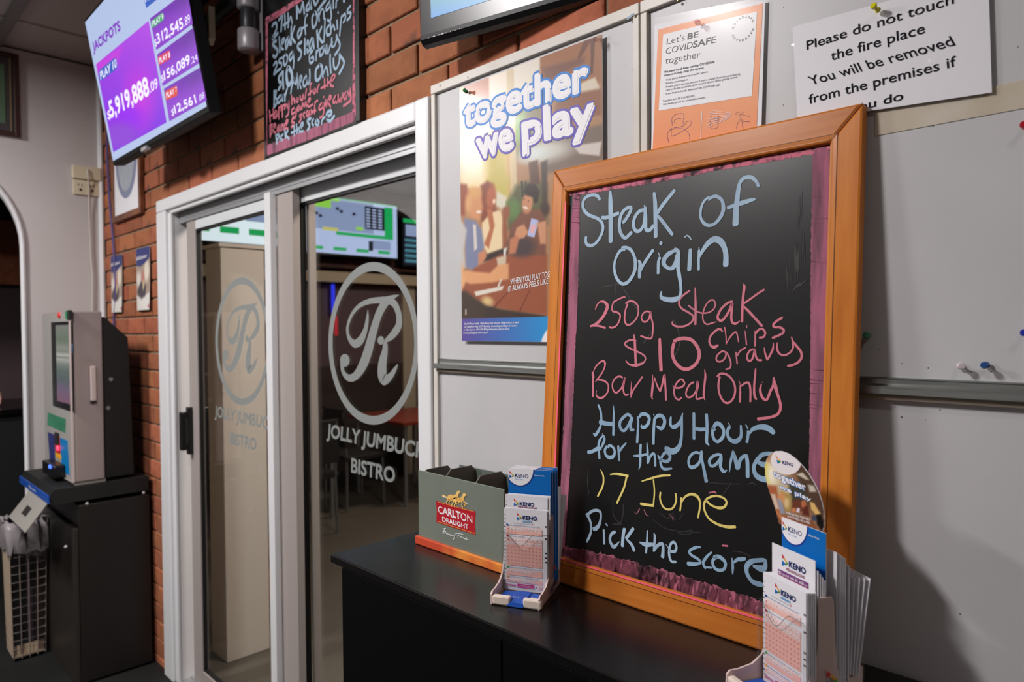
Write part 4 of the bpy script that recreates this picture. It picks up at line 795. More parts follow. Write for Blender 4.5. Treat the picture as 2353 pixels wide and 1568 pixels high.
('score', *L2, 'ink_blue2', [(60, [(485, 270, 40), (380, 280), (260, 340), (240, 400), (310, 470), (430, 540), (480, 600), (450, 640), (330, 655, 84), (205, 645, 84)]), (58, [(735, 390, 40), (640, 480), (555, 600, 66), (560, 680), (600, 745)]), (42, [(590, 725), (735, 737)]), (66, [(790, 500), (880, 485, 84), (980, 540, 84), (1050, 640), (1020, 760), (930, 800), (820, 760), (765, 660), (770, 560), (850, 500)]), (44, [(1195, 520, 24), (1212, 700, 62), (1210, 880, 30)]), (75, [(1230, 620, 50), (1320, 555), (1400, 545, 94), (1490, 530, 70)]), (110, [(1680, 700, 60), (1850, 760, 150), (1930, 730, 120), (1950, 630, 80), (1920, 570, 90), (1780, 570, 90), (1630, 600), (1530, 700), (1530, 850, 90), (1610, 1000, 90), (1710, 1080), (1860, 1120)])]),
]
letters(bf, cbd, SP, HB+.0003)
# ---------------------------------------------------------------- small chalkboard above the door
Ys = -.014
sf = F((-2.26, Ys, 2.148), (1, 0, 0), (0, 0, 1))
sx0, sx1, sz0, sz1 = 0-.012, .583, 0, .86
sb = thing('chalkboard', (-1.97, -.006, 2.148), 'small black framed chalkboard hung over the door, listing steak and gravy in blue and pink', 'chalkboard')
MB().obox(sf, 0, .56, 0, sz1-.04, -.012, 0, 'slate').build('writing_board', sb)
MB().obox(sf, sx1-.022, sx1, 0, sz1-.04, -.012, .008, 'black_plastic').build('frame_stile', sb, bevel=.002)
MB().obox(sf, sx0, 0, 0, sz1-.04, -.012, .004, 'black_plastic').build('frame_stile', sb, bevel=.002)
MB().obox(sf, sx0, sx1, -.006, 0, -.012, .006, 'black_plastic').build('frame_rail', sb, bevel=.002)
def band2(pts, seed):
    r = random.Random(seed); Q = []
    for i in range(len(pts)-1):
        for k in range(20):
            t = k/20; Q.append(tuple(pts[i][j]*(1-t)+pts[i+1][j]*t for j in range(3)))
    Q.append(pts[-1]); Q = [(x, y, w_+r.uniform(-1, 1)) for x, y, w_ in Q]
    MB().stroke(sf, Q, 1, 'chalk_pink_v' if seed % 2 else 'chalk_pink', h=.0006, smooth=False).build('chalk_border', sb)
band2([(613, 50, 7), (613, 150, 7), (611, 250, 8), (610, 352, 9)], 2); band2([(817, -60, 13), (816, 0, 13), (816, 120, 13), (814, 262, 13)], 4); band2([(611, 347, 15), (660, 328, 16), (740, 298, 16), (812, 268, 16)], 3); band2([(612, 48, 10), (650, 25, 9), (690, -3, 9), (720, -26, 9)], 6)
M_, N_ = (600, 0, 8.254), (600, 150, 7.13)
W = 40; W2 = 34; P2 = 26
SB = [
('27th', *M_, 'ink_blue', [(W, [(210, 500), (240, 450), (285, 440), (295, 520), (265, 620), (215, 740), (320, 625)]), (W, [(335, 380), (400, 310), (388, 450), (378, 595)]), (34, [(448, 265), (455, 400), (455, 555)]), (34, [(510, 245), (515, 380), (515, 520)]), (30, [(420, 480), (540, 400)]), (30, [(520, 420), (560, 320), (580, 380), (592, 450)])]),
('may', *M_, 'ink_blue', [(W, [(675, 110), (680, 250), (680, 350)]), (W, [(680, 130), (740, 230), (790, 40)]), (W, [(790, 40), (810, 160), (820, 265)]), (W, [(925, 15), (862, 130), (870, 200), (920, 150), (932, 20), (955, 175)]), (W, [(990, -20), (1010, 50), (1035, 90), (1095, -20)])]),
('steak', *M_, 'ink_blue', [(W, [(290, 775), (240, 800), (225, 850), (290, 920), (315, 990), (270, 1080), (225, 1055)]), (34, [(345, 700), (352, 850), (355, 990)]), (30, [(390, 860), (430, 790), (435, 730), (400, 760), (385, 900), (425, 940)]), (34, [(505, 710), (468, 800), (475, 930), (510, 830), (520, 700), (550, 850)]), (36, [(575, 500), (570, 700), (570, 850)]), (32, [(640, 495), (590, 660), (600, 730), (650, 815)])]),
('of', *M_, 'ink_blue', [(W, [(740, 540), (700, 620), (708, 720), (760, 640), (772, 560), (745, 535)]), (34, [(880, 275), (840, 340), (830, 480), (845, 655)]), (30, [(780, 540), (875, 480)])]),
('origin', *M_, 'ink_blue', [(42, [(1015, 240), (970, 340), (985, 520), (1040, 460), (1065, 330), (1040, 245), (1010, 240)]), (30, [(1090, 250), (1105, 405)]), (30, [(1100, 300), (1140, 190), (1180, 170)]), (44, [(1080, 195), (1150, 95), (1225, 0)]), (32, [(1190, 210), (1195, 360)]), (34, [(1310, 20), (1240, 120), (1240, 200), (1300, 130), (1312, 40), (1325, 200), (1335, 320), (1300, 395), (1262, 380)]), (34, [(1370, -10), (1372, 160)]), (34, [(1420, 150), (1430, 20), (1465, -20)]), (40, [(1565, 5), (1580, 30)]), (30, [(1458, 230), (1464, 250)])]),
('250g', *M_, 'ink_blue', [(W2, [(235, 1240), (280, 1175), (300, 1230), (242, 1410), (340, 1315)]), (30, [(405, 1090), (345, 1130), (345, 1190), (390, 1200), (380, 1290), (340, 1330)]), (32, [(465, 1030), (425, 1100), (445, 1240), (490, 1180), (500, 1070), (465, 1030)]), (32, [(590, 980), (540, 1060), (550, 1150), (600, 1060), (602, 960), (622, 1150), (610, 1300)])]),
('steak', *M_, 'ink_blue', [(W, [(770, 800), (700, 850), (705, 920), (760, 980), (750, 1080), (705, 1140)]), (W, [(830, 735), (830, 880), (828, 1030)]), (32, [(870, 900), (900, 800), (880, 770), (870, 850), (880, 1000), (920, 930)]), (34, [(960, 720), (920, 850), (935, 960), (970, 850), (985, 720), (1005, 920)]), (W, [(1060, 575), (1070, 700), (1080, 890)]), (38, [(1150, 510), (1095, 670), (1130, 760), (1170, 810)])]),
('chips', *M_, 'ink_blue', [(32, [(1215, 355), (1205, 550), (1192, 800)]), (38, [(1290, 480), (1243, 560), (1258, 665), (1320, 640)]), (34, [(1310, 380), (1320, 500), (1325, 630)]), (32, [(1330, 560), (1370, 480), (1400, 570)]), (34, [(1440, 385), (1450, 550)]), (34, [(1530, 300), (1510, 450), (1490, 680)]), (34, [(1535, 320), (1590, 265), (1600, 350), (1560, 430)]), (36, [(1700, 110), (1640, 190), (1650, 245), (1700, 240), (1690, 320), (1632, 390)])]),
('gravy', *M_, 'ink_blue', [(34, [(980, 960), (920, 1050), (930, 1190), (990, 1160), (990, 1085), (950, 1100)]), (32, [(1050, 960), (1045, 1150)]), (32, [(1050, 1020), (1100, 920)]), (36, [(1180, 880), (1120, 950), (1120, 1060), (1180, 1000), (1192, 880), (1230, 1015)]), (34, [(1240, 850), (1265, 1015), (1310, 870), (1355, 800)]), (36, [(1340, 720), (1340, 870), (1390, 870), (1430, 750), (1430, 660)]), (42, [(1430, 700), (1490, 820), (1480, 920), (1400, 1045)])]),
('only', *M_, 'ink_blue', [(44, [(1110, 1230), (1040, 1330), (1040, 1510), (1100, 1500), (1150, 1380), (1150, 1260), (1110, 1230)]), (36, [(1160, 1260), (1172, 1470)]), (36, [(1180, 1400), (1235, 1270), (1272, 1435)]), (38, [(1310, 1035), (1310, 1200), (1325, 1385)]), (38, [(1372, 1110), (1380, 1260), (1420, 1310), (1480, 1180), (1490, 1020)]), (42, [(1490, 1050), (1560, 1140), (1570, 1220), (1482, 1400)])]),
('$10', *N_, 'ink_blue', [(38, [(350, 110), (290, 200), (300, 270), (330, 300), (285, 400)]), (36, [(357, 100), (358, 250), (365, 385)]), (48, [(440, 30), (415, 150), (440, 320), (500, 260), (502, 130), (450, 30)])]),
('bar', *N_, 'ink_blue', [(32, [(215, 420), (215, 560), (212, 695)]), (30, [(225, 430), (250, 430), (235, 530), (270, 570), (240, 650), (210, 695)]), (30, [(312, 490), (272, 560), (280, 620), (330, 560), (335, 490), (355, 590)]), (28, [(385, 470), (392, 585)]), (28, [(390, 520), (430, 375)]), (28, [(530, 265), (500, 360), (487, 465)])]),
('meal', *N_, 'ink_blue', [(28, [(545, 290), (530, 205), (572, 310), (590, 130), (608, 385)]), (26, [(640, 290), (668, 205), (642, 180), (632, 300), (655, 380)]), (28, [(740, 170), (692, 260), (702, 350), (750, 290), (752, 185), (772, 320)]), (28, [(795, 65), (800, 180), (795, 300)])]),
('happy', *N_, 'ink_pink', [(P2, [(140, 740), (150, 925)]), (P2, [(200, 705), (205, 875)]), (P2, [(140, 840), (205, 800)]), (P2, [(240, 740), (215, 830), (245, 860), (255, 755), (270, 840)]), (P2, [(290, 690), (290, 880)]), (P2, [(290, 700), (340, 665), (325, 740)]), (P2, [(350, 660), (350, 850)]), (P2, [(355, 670), (400, 645), (385, 720)]), (P2, [(420, 640), (440, 700), (460, 575), (450, 780), (410, 850)])]),
('hour for the', *N_, 'ink_pink', [(P2, [(500, 500), (505, 640)]), (P2, [(505, 590), (535, 540), (550, 620)]), (P2, [(590, 540), (570, 580), (600, 600), (610, 550), (590, 540)]), (P2, [(640, 500), (650, 560), (680, 560), (690, 480)]), (P2, [(720, 550), (730, 480), (745, 390)]), (P2, [(830, 290), (805, 340), (805, 490)]), (P2, [(770, 490), (830, 420)]), (P2, [(870, 390), (850, 430), (880, 460), (895, 400), (870, 390)]), (P2, [(920, 450), (925, 380), (955, 310)]), (P2, [(1040, 220), (1045, 390)]), (P2, [(980, 380), (1070, 330)]), (P2, [(1090, 210), (1095, 350)]), (P2, [(1095, 300), (1130, 270), (1140, 350)]), (P2, [(1150, 280), (1210, 190), (1190, 155), (1150, 220), (1150, 330), (1190, 345)])]),
('game', *N_, 'ink_pink', [(P2, [(540, 700), (502, 740), (512, 800), (560, 760), (570, 720), (575, 800), (550, 880)]), (P2, [(620, 660), (592, 710), (610, 750), (640, 680), (650, 730)]), (P2, [(670, 720), (680, 620), (710, 680), (730, 600), (745, 680)]), (P2, [(760, 630), (810, 560), (790, 545), (760, 620), (780, 680), (850, 640)])]),
('scarf', *N_, 'ink_pink', [(P2, [(670, 800), (630, 830), (660, 870), (622, 940)]), (P2, [(720, 770), (690, 810), (710, 860)]), (P2, [(760, 740), (742, 800), (770, 840), (785, 750), (800, 830)]), (P2, [(820, 730), (830, 810)]), (P2, [(830, 770), (860, 740)]), (P2, [(930, 580), (885, 620), (880, 800)]), (P2, [(830, 780), (900, 740)])]),
('giveaway', *N_, 'ink_pink', [(P2, [(990, 620), (952, 680), (960, 730), (1010, 690), (1015, 620), (1030, 740), (1010, 830), (962, 860)]), (P2, [(1040, 610), (1045, 660)]), (P2, [(1022, 518), (1028, 522)]), (P2, [(1060, 560), (1070, 680), (1100, 560)]), (P2, [(1110, 600), (1150, 520), (1120, 505), (1110, 620), (1140, 680)]), (P2, [(1220, 500), (1182, 570), (1190, 620), (1230, 580), (1232, 500), (1240, 620)]), (P2, [(1260, 480), (1270, 600), (1300, 540), (1310, 600), (1340, 455)]), (P2, [(1390, 440), (1352, 500), (1370, 560), (1400, 500), (1400, 560)]), (P2, [(1420, 420), (1440, 500), (1465, 375)]), (34, [(1460, 430), (1470, 560), (1420, 620), (1352, 665)])]),
('beanie', *N_, 'ink_pink', [(P2, [(145, 980), (150, 1180)]), (P2, [(150, 990), (180, 970), (170, 1060), (190, 1080), (150, 1150)]), (P2, [(210, 1040), (240, 980), (210, 970), (210, 1090), (240, 1100)]), (P2, [(290, 980), (262, 1040), (280, 1090), (300, 990), (310, 1080)]), (P2, [(330, 970), (335, 1070)]), (P2, [(335, 1000), (360, 970), (365, 1060)]), (P2, [(385, 960), (390, 1050)]), (P2, [(400, 1010), (440, 910), (412, 915), (400, 1020), (440, 1040)]), (34, [(535, 845), (505, 920), (545, 960), (500, 1010)])]),
('pick the', *N_, 'ink_blue', [(28, [(240, 1140), (260, 1290)]), (28, [(245, 1150), (290, 1135), (278, 1200), (255, 1210)]), (24, [(305, 1150), (310, 1245)]), (26, [(360, 1130), (325, 1180), (350, 1235)]), (28, [(390, 1060), (400, 1195)]), (28, [(440, 1070), (405, 1140), (460, 1205)]), (28, [(540, 985), (545, 1155)]), (26, [(495, 1110), (570, 1072)]), (28, [(580, 965), (590, 1115)]), (26, [(592, 1070), (620, 1025), (630, 1105)]), (28, [(640, 1050), (690, 970), (670, 942), (642, 1010), (650, 1085), (690, 1080)])]),
('score', *N_, 'ink_blue', [(34, [(815, 872), (762, 900), (772, 950), (797, 1000), (760, 1065)]), (30, [(860, 880), (832, 940), (860, 990)]), (32, [(912, 890), (892, 950), (930, 985), (948, 930), (915, 890)]), (30, [(990, 965), (1000, 900), (1040, 850)]), (38, [(1075, 855), (1150, 800), (1140, 745), (1080, 785), (1080, 875), (1130, 915), (1200, 830)])]),
]
SB2 = []
for e in SB:
    if e[0] == 'hour for the': SB2 += [('hour', *e[1:5], e[5][:5]), ('for', *e[1:5], e[5][5:9]), ('the', *e[1:5], e[5][9:])]
    else: SB2.append(e)
letters(sf, sb, SB2, .0009)
# ---------------------------------------------------------------- beer caddy
cx0, cx1, cy0, cy1, cz0, cz1 = -1.283, -1.0, -.1309, -.030, 1.086, 1.2428
ca = thing('bar_caddy', ((cx0+cx1)/2, -.08, ZT), 'grey metal bar caddy with red beer badge and orange base on the worktop', 'caddy')
MB().box(cx0-.008, cx1+.006, cy0-.006, cy1+.004, ZT+.0005, ZT+.019, 'caddy_base').build('caddy_base', ca, bevel=.002)
MB().box(cx0, cx1, cy0, cy0+.003, ZT+.019, cz1, 'caddy_grey').build('front_panel', ca, bevel=.0006)
MB().box(cx0+.03, cx1, cy1-.003, cy1, ZT+.019, cz1+.002, 'caddy_back').build('back_panel', ca, bevel=.0006)
def clipped(x, name, top, m_='caddy_inner'):
    fr = F((x, cy0+.003, 0), (0, 1, 0), (0, 0, 1)); d = cy1-cy0-.006
    MB().prism(fr, [(0, ZT+.019), (d, ZT+.019), (d, top-.012), (d-.012, top), (.022, top), (0, cz1-.012)], -.0015, .0015, m_).build(name, ca)
clipped(cx0+.0015, 'side_panel', cz1-.002); clipped(cx1-.0015, 'side_panel', cz1-.006)
clipped(-1.196, 'divider', cz1+.010, 'caddy_inner'); clipped(-1.098, 'divider', cz1+.010, 'caddy_inner')
cf2 = F((cx0, cy0-.0003, ZT), (1, 0, 0), (0, 0, 1))
Z6 = lambda *p: [(940+x/3.92, 1040+y/3.92) for x, y in p]
m = MB()
m.poly(cf2, [cf2.px(*q) for q in Z6((243, 435), (600, 533), (592, 640), (600, 745), (246, 630), (250, 530))][::-1], 'label_red', .0003)
m.stroke(cf2, Z6((262, 447), (580, 534)), 4/3.92, 'gold_line', h=.0006); m.stroke(cf2, Z6((255, 622), (592, 731)), 4/3.92, 'gold_line', h=.0006)
m.build('badge', ca)
m = MB()
m.text(cf2, 'CARLTON', *Z6((262, 545), (570, 638), (260, 478)), 'white_print', h=.0006, bold=.035, res=4)
m.text(cf2, 'DRAUGHT', *Z6((300, 622), (535, 694), (298, 578)), 'white_print', h=.0006, bold=.03, res=4)
m.build('badge_lettering', ca)
m = MB()
S6 = lambda pts, wd: m.stroke(cf2, Z6(*pts), wd/3.92, 'white_print', h=.0006)
S6([(305, 690), (330, 685), (322, 700), (305, 715), (330, 712), (325, 728), (300, 725)], 4); S6([(318, 690), (312, 722)], 4)
S6([(332, 722), (340, 735), (348, 728), (352, 742), (362, 735), (370, 748), (376, 738), (384, 752), (392, 742), (400, 756), (412, 748), (406, 775), (395, 788)], 4)
S6([(418, 735), (450, 730), (490, 742)], 4); S6([(452, 738), (440, 768)], 4); S6([(438, 752), (460, 756)], 3)
S6([(462, 775), (466, 762), (480, 765), (484, 775), (494, 768), (498, 782), (508, 774), (512, 788), (520, 765), (518, 788), (530, 782), (534, 792)], 4)
m.stroke(cf2, Z6((302, 396), (338, 408)), 8/3.92, 'white_print', h=.0006); m.stroke(cf2, Z6((494, 450), (526, 459)), 7/3.92, 'white_print', h=.0006)
tag(m.build('script_lettering', ca), kind='stuff')
m = MB()
def horse(ox, oy, k=1.0, leg=1):
    q = lambda *p: [(ox+x*k, oy+y*k) for x, y in p]
    m.poly(cf2, [cf2.px(*z) for z in Z6(*q((0, 30), (12, 12), (45, 8), (70, 16), (88, -6), (98, -28), (110, -32), (128, -10), (124, 0), (112, -4), (106, 24), (98, 44), (70, 52), (40, 50), (14, 52), (2, 44)))][::-1], 'gold', .0007)
    for pts in (((8, 44), (4, 64), (-8, 78), (-6, 92)), ((22, 46), (26, 66), (16, 82), (20, 96)), ((78, 46), (88, 66), (82, 84), (92, 98)), ((92, 40), (112, 54), (116, 72), (108, 88))):
        m.stroke(cf2, Z6(*q(*pts)), 9*k/3.92, 'gold', h=.0007)
    m.stroke(cf2, Z6(*q((2, 36), (-18, 30), (-36, 16), (-48, 20))), 10*k/3.92, 'gold', h=.0007)
horse(345, 372, .95); horse(392, 396, 1.0)
m.build('horse_emblem', ca)
# ---------------------------------------------------------------- leaflet stands
def logo(m, fr, a, b, s, txt=True, h=.0006, col='ktext'):
    """coloured arrow mark, corner at (a,b) with height s"""
    w_ = s*.72
    m.poly(fr, [(a, b+s), (a+w_*.42, b+s*.72), (a+w_*.06, b+s*.62)][::-1], 'kred', h)
    m.poly(fr, [(a+w_*.42, b+s*.72), (a+w_*.98, b+s*.40), (a+w_*.62, b+s*.42), (a+w_*.28, b+s*.66)][::-1], 'kyel', h)
    m.poly(fr, [(a+w_*.98, b+s*.40), (a+w_*.58, b+s*.14), (a+w_*.62, b+s*.42)][::-1], 'kgrn', h)
    m.poly(fr, [(a, b), (a+w_*.06, b+s*.46), (a+w_*.58, b+s*.24)][::-1], 'kblue', h)
    if txt: m.text(fr, 'KENO', (a+w_*1.15, b+s*.16), (a+w_*1.15+s*1.9, b+s*.16), (a+w_*1.15, b+s*.66), col, h=h, px=False, bold=.035, res=3)
CW = .083
def slip(fr, kind, Hh, name, loc, label, group, h0=0., lean=0.):
    """one card standing in a pocket; fr is the card plane with origin at its lower left corner"""
    c = thing(name, tuple(fr.p(CW/2, 0)), label, 'leaflet', group)
    MB().obox(fr, 0, CW, 0, Hh, -.0011, 0, 'paper' if kind != 'guide' else 'paper_warm').build('card_stock', c)
    if kind == 'plain': return c
    m = MB(); h = .0005
    P_ = lambda a, b: (a*CW, b*Hh)
    def rect(a0, a1, b0, b1, mt, hh=h): m.poly(fr, [P_(a0, b0), P_(a1, b0), P_(a1, b1), P_(a0, b1)], mt, hh)
    def T(st, a0, a1, b, hb, mt, bo=0., res=1): m.text(fr, st, P_(a0, b), P_(a1, b), P_(a0, b+hb), mt, h=.0009, px=False, bold=bo, res=res)
    if kind == 'guide':
        rect(0, 1, 0, 1, 'kblue'); cx_, cy_ = .27, .985
        m.poly(fr, [(max(0, (cx_+.33*math.cos(t)))*CW, Hh*1.0-.031*abs(math.sin(t))*1.0) if False else (min(max(0, cx_+.36*math.cos(t)), 1)*CW, Hh-.034*max(0, -math.sin(t))-.0) for t in np.linspace(math.pi, 2*math.pi, 24)], 'kblue_dark', .0007)
        m.poly(fr, [(min(max(0, cx_+.33*math.cos(t)), 1)*CW, Hh-.0315*max(0, -math.sin(t))) for t in np.linspace(math.pi, 2*math.pi, 24)], 'white_print', .0009)
        logo(m, fr, .002, Hh-.0185, .014, h=.0012)
        m.text(fr, "let's play", (.014, Hh-.0205), (.030, Hh-.0205), (.014, Hh-.0185), 'klight', h=.0012, px=False)
        m.text(fr, 'Game Guide', (.052, Hh-.0115), (.072, Hh-.0115), (.052, Hh-.0092), 'white_print', h=.0009, px=False, bold=.02)
    if kind in ('classic', 'mega'):
        top = Hh-.005
        logo(m, fr, .025 if kind == 'classic' else .017, Hh-.021, .0145, h=.0009)
        if kind == 'classic': m.text(fr, 'classic', (.036, Hh-.0238), (.055, Hh-.0238), (.036, Hh-.0195), 'klight', h=.0009, px=False, bold=.02, res=2)
        else: m.text(fr, 'MEGAMILLIONS', (.026, Hh-.0235), (.062, Hh-.0235), (.026, Hh-.0195), 'maroon_text', h=.0009, px=False, bold=.02, res=2)
        zz_ = .1526 if kind == 'classic' else .1526
        y = lambda d: Hh-d
        def row(d, n_, st, mc, q_):
            m.poly(fr, [(.0045, y(d)), (.0085, y(d)), (.0085, y(d-.0032)), (.0045, y(d-.0032))], mc, .0009)
            m.text(fr, q_, (.0095, y(d-.0006)), (.0095+len(q_)*.00165, y(d-.0006)), (.0095, y(d-.0026)), 'navy', h=.0009, px=False)
        def band(d0, d1, rows):
            m.poly(fr, [(.0045, y(d1)), (.074, y(d1)), (.074, y(d0)), (.0045, y(d0))], 'form_pink', .0006)
            for r, line in enumerate(rows):
                for i, t_ in enumerate(line):
                    a = .0052+i*.0069; b_ = y(d0+.0054+r*.0064)
                    if t_ is None: continue
                    m.poly(fr, [(a, b_-.0002), (a+.0054, b_-.0002), (a+.0054, b_+.0044), (a, b_+.0044)], 'white_print', .00075) if r == 0 or kind == 'classic' and len(rows) > 3 and r < 2 else None
                    m.text(fr, t_, (a+.0012, b_+.0008), (a+.0042, b_+.0008), (a+.0012, b_+.0034), 'form_line', h=.0010, px=False)
        m.text(fr, 'Mark your selections this way', (.019, y(.0275)), (.052, y(.0275)), (.019, y(.0258)), 'print_grey', h=.0009, px=False)
        m.text(fr, 'X', (.0535, y(.0277)), (.0565, y(.0277)), (.0535, y(.0250)), 'red_band', h=.0009, px=False, bold=.02)
        row(.0325, 0, '', 'kblue_dark', 'How many numbers do you want to play?')
        num = [str(i) for i in range(1, 11)]
        band(.0345, .0475, [num, ['15', '20', '40']])
        row(.0525, 0, '', 'kred', 'Select your numbers')
        if kind == 'classic':
            band(.0545, .1065, [[str(r*10+i) for i in range(1, 11)] for r in range(8)])
            row(.1115, 0, '', 'kgrn', 'How much do you want to spend per draw?')
            band(.1130, .1245, [['$1', '$2', '$3', '$4', '$5', '$10', '$20', '$50']])
            row(.1290, 0, '', 'kyel', 'How many draws do you want to play?')
            band(.1305, .1375, [['1', '2', '3', '4', '5', '10', '20', '50']])
            m.text(fr, 'bonus', (.0045, y(.1455)), (.0225, y(.1455)), (.0045, y(.1395)), 'magenta', h=.0009, px=False, bold=.01, res=2)
            m.poly(fr, [(.0255, y(.1465)), (.058, y(.1465)), (.058, y(.1395)), (.0255, y(.1395))], 'magenta', .0007)
            m.text(fr, 'Add the chance to multiply your', (.027, y(.1428)), (.0565, y(.1428)), (.027, y(.1410)), 'white_print', h=.0009, px=False)
            m.text(fr, 'win. You will double your spend', (.027, y(.1456)), (.0565, y(.1456)), (.027, y(.1438)), 'white_print', h=.0009, px=False)
            m.poly(fr, [(.061, y(.1445)), (.061, y(.1415)), (.0635, y(.143))], 'magenta', .0008)
            m.poly(fr, [(.067, y(.1458)), (.073, y(.1458)), (.073, y(.1400)), (.067, y(.1400))], 'form_pink', .0008)
        # timing marks down both edges
        k = .012
        i = 0
        while k < Hh-.004:
            big = i in (3, 9, 14, 17, 20)
            m.poly(fr, [(.0006, y(k+(.0016 if big else .0008))), (.0031, y(k+(.0016 if big else .0008))), (.0031, y(k)), (.0006, y(k))], 'print_black', .0007); k += .0072; i += 1
        for d in (.0275, .050, .0765, .085, .093): m.poly(fr, [(.0795, y(d+.0025)), (.0826, y(d+.0025)), (.0826, y(d)), (.0795, y(d))], 'print_black', .0007)
    if kind == 'megacard':
        logo(m, fr, .021, Hh-.0255, .0165, h=.0009)
        m.text(fr, 'MEGAMILLIONS', (.029, Hh-.0295), (.064, Hh-.0295), (.029, Hh-.0255), 'maroon_text', h=.0009, px=False, bold=.02, res=2)
        m.poly(fr, [(.013, Hh-.040), (.071, Hh-.040), (.071, Hh-.0325), (.013, Hh-.0325)], 'plum', .0007)
        m.text(fr, '$2 could win $5 million', (.0145, Hh-.0385), (.0695, Hh-.0385), (.0145, Hh-.0345), 'white_print', h=.0010, px=False, bold=.03, res=2)
        m.poly(fr, [(.013, Hh-.047), (.071, Hh-.047), (.071, Hh-.040), (.013, Hh-.040)], 'red_band', .0007)
        for a_ in (.017, .034, .054): m.text(fr, 'Numbers', (a_, Hh-.0445), (a_+.012, Hh-.0445), (a_, Hh-.0425), 'white_print', h=.0010, px=False)
    m.build('printed_face', c)
    return c
def stand(O, ang, side, topper=False):
    U = np.array([math.cos(ang), math.sin(ang), 0]); Dp = np.array([-math.sin(ang), math.cos(ang), 0]); O = np.array([O[0], O[1], ZT+.0004])
    w_ = .0925
    base = F(O, U, (0, 0, 1))                     # front plane, normal towards the room
    top_ = thing('leaflet_stand', tuple(O+U*w_/2+Dp*.07), f'clear acrylic leaflet stand with cream base and side logo, {side}', 'stand')
    def fx(dy): return F(O+Dp*dy, U, (0, 0, 1))
    def hb(a0, a1, d0, d1, z0, z1, mt, name, bev=.0): 
        return MB().obox(fx(0), a0, a1, z0, z1, -d1, -d0, mt).build(name, top_, bevel=bev)
    hb(.003, w_-.003, .012, .14, 0, .004, 'cream_plastic', 'base_plate')
    hb(0, .034, 0, .012, .0, .0165, 'cream_plastic', 'front_lip', .003); hb(.058, w_, 0, .012, .0, .0165, 'cream_plastic', 'front_lip', .003)
    MB().prism(F(O+U*.030, Dp, (0, 0, 1)), [(-.001, .001), (.004, .0), (.05, .007), (.05, .0105), (.012, .0105), (.001, .008)], 0, .0295, 'blue_strip').build('blue_label', top_)
    hb(.008, .086, .014, .05, .004, .0085, 'blue_strip', 'blue_tray')
    prof = [(0, 0), (.141, 0), (.146, .012), (.147, .046), (.142, .050), (.136, .047), (.130, .036), (.120, .031), (.110, .036), (.104, .055), (.101, .09), (.099, .140), (.096, .146), (.078, .146), (.074, .140), (.073, .080), (.068, .055), (.058, .036), (.042, .026), (.020, .0225), (.006, .0225), (.001, .018)]
    for a in (0, w_-.003):
        MB().prism(F(O+U*a, Dp, (0, 0, 1)), prof[:], -.003, 0, 'holder_pink').build('side_plate', top_)
    m = MB(); sr = F(O+U*(w_+.0004), Dp, (0, 0, 1))
    logo(m, sr, .084, .028, .026, txt=False, h=.0004)
    m.text(sr, 'KENO', (.062, .006), (.106, .016), (.064, .018), 'ktext', h=.0004, px=False, bold=.04, res=3)
    m.build('side_logo', top_)
    m = MB(); fr0 = fx(.011); m.text(F(O+Dp*.02+np.array([0, 0, .0108]), U, Dp), 'PlayTV', (.034, -.002), (.045, -.002), (.034, .001), 'white_print', h=.0003, px=False, bold=.02); m.build('label_lettering', top_)
    # clear pockets
    def pocket(dy, dpt, z0, z1, name='pocket'):
        f0 = fx(dy); n = 24
        edge = [(a, z1-.024*(math.sin(math.pi*min(1, max(0, (a-.006)/(.062))))**2)*(1 if a < .068 else 0)) for a in np.linspace(.001, w_-.001, n)]
        q = MB().prism(f0, [(.001, z0), (w_-.001, z0)]+edge[::-1], -.0014, 0, 'acrylic')
        q.build(name, top_)
        m2 = MB(); m2.stroke(f0, [(a, b, .0007) for a, b in edge], .0007, 'silver_dark', h=.0003, px=False, smooth=False)
        m2.build('pocket_rim', top_)
        for a in (.0005, w_-.002):
            fs_ = F(O+U*a+Dp*dy, Dp, (0, 0, 1))
            sp = [(0, z0), (dpt, z0), (dpt, z1)]+[(dpt*(.5+.5*math.cos(t)), z1-.018+.018*math.sin(t)) for t in np.linspace(.3, math.pi, 8)]
            MB().prism(fs_, sp, -.0014, 0, 'acrylic').build('pocket_side', top_)
    pocket(.050, .020, .008, .118); pocket(.072, .024, .03, .150)
    fb = F(O+U*w_+Dp*.147, -U, (0, 0, 1))
    MB().prism(fb, [(.001, .03), (w_-.001, .03), (w_-.001, .150), (w_/2, .158), (.001, .150)], -.0014, 0, 'acrylic').build('pocket', top_)
    for a in (.0005, w_-.002):
        MB().prism(F(O+U*a+Dp*.112, Dp, (0, 0, 1)), [(0, .038), (.034, .038), (.034, .15), (.028, .165), (.014, .170), (0, .168)], -.0014, 0, 'acrylic').build('pocket_side', top_)
    # cards
    def card(kind, a, dy, z0, Hh, label, group=None, lean=.0, tilt=0., name='game_slip', flip=False):
        o = O+U*a+Dp*dy+np.array([0, 0, z0])
        u = U*math.cos(tilt)+np.array([0, 0, math.sin(tilt)]); v = np.array([0, 0, 1.])*math.cos(lean)+Dp*math.sin(lean)
        return slip(F(o, u, v), kind, Hh, name, None, label, group)
    S_ = 'right' if topper else 'middle'
    nfr = 3 if not topper else 6
    card('classic', .004, .057, .002 if topper else .008, .1526, f'pink lottery slip at the front of the {S_} stand')
    for k in range(1, nfr): card('plain', .0045+.0008*k, .057+.0022*k, (.003 if topper else .009), .1518, f'plain white slip stacked behind the front lottery slip, {S_} stand', f'front slips in the {S_} stand')
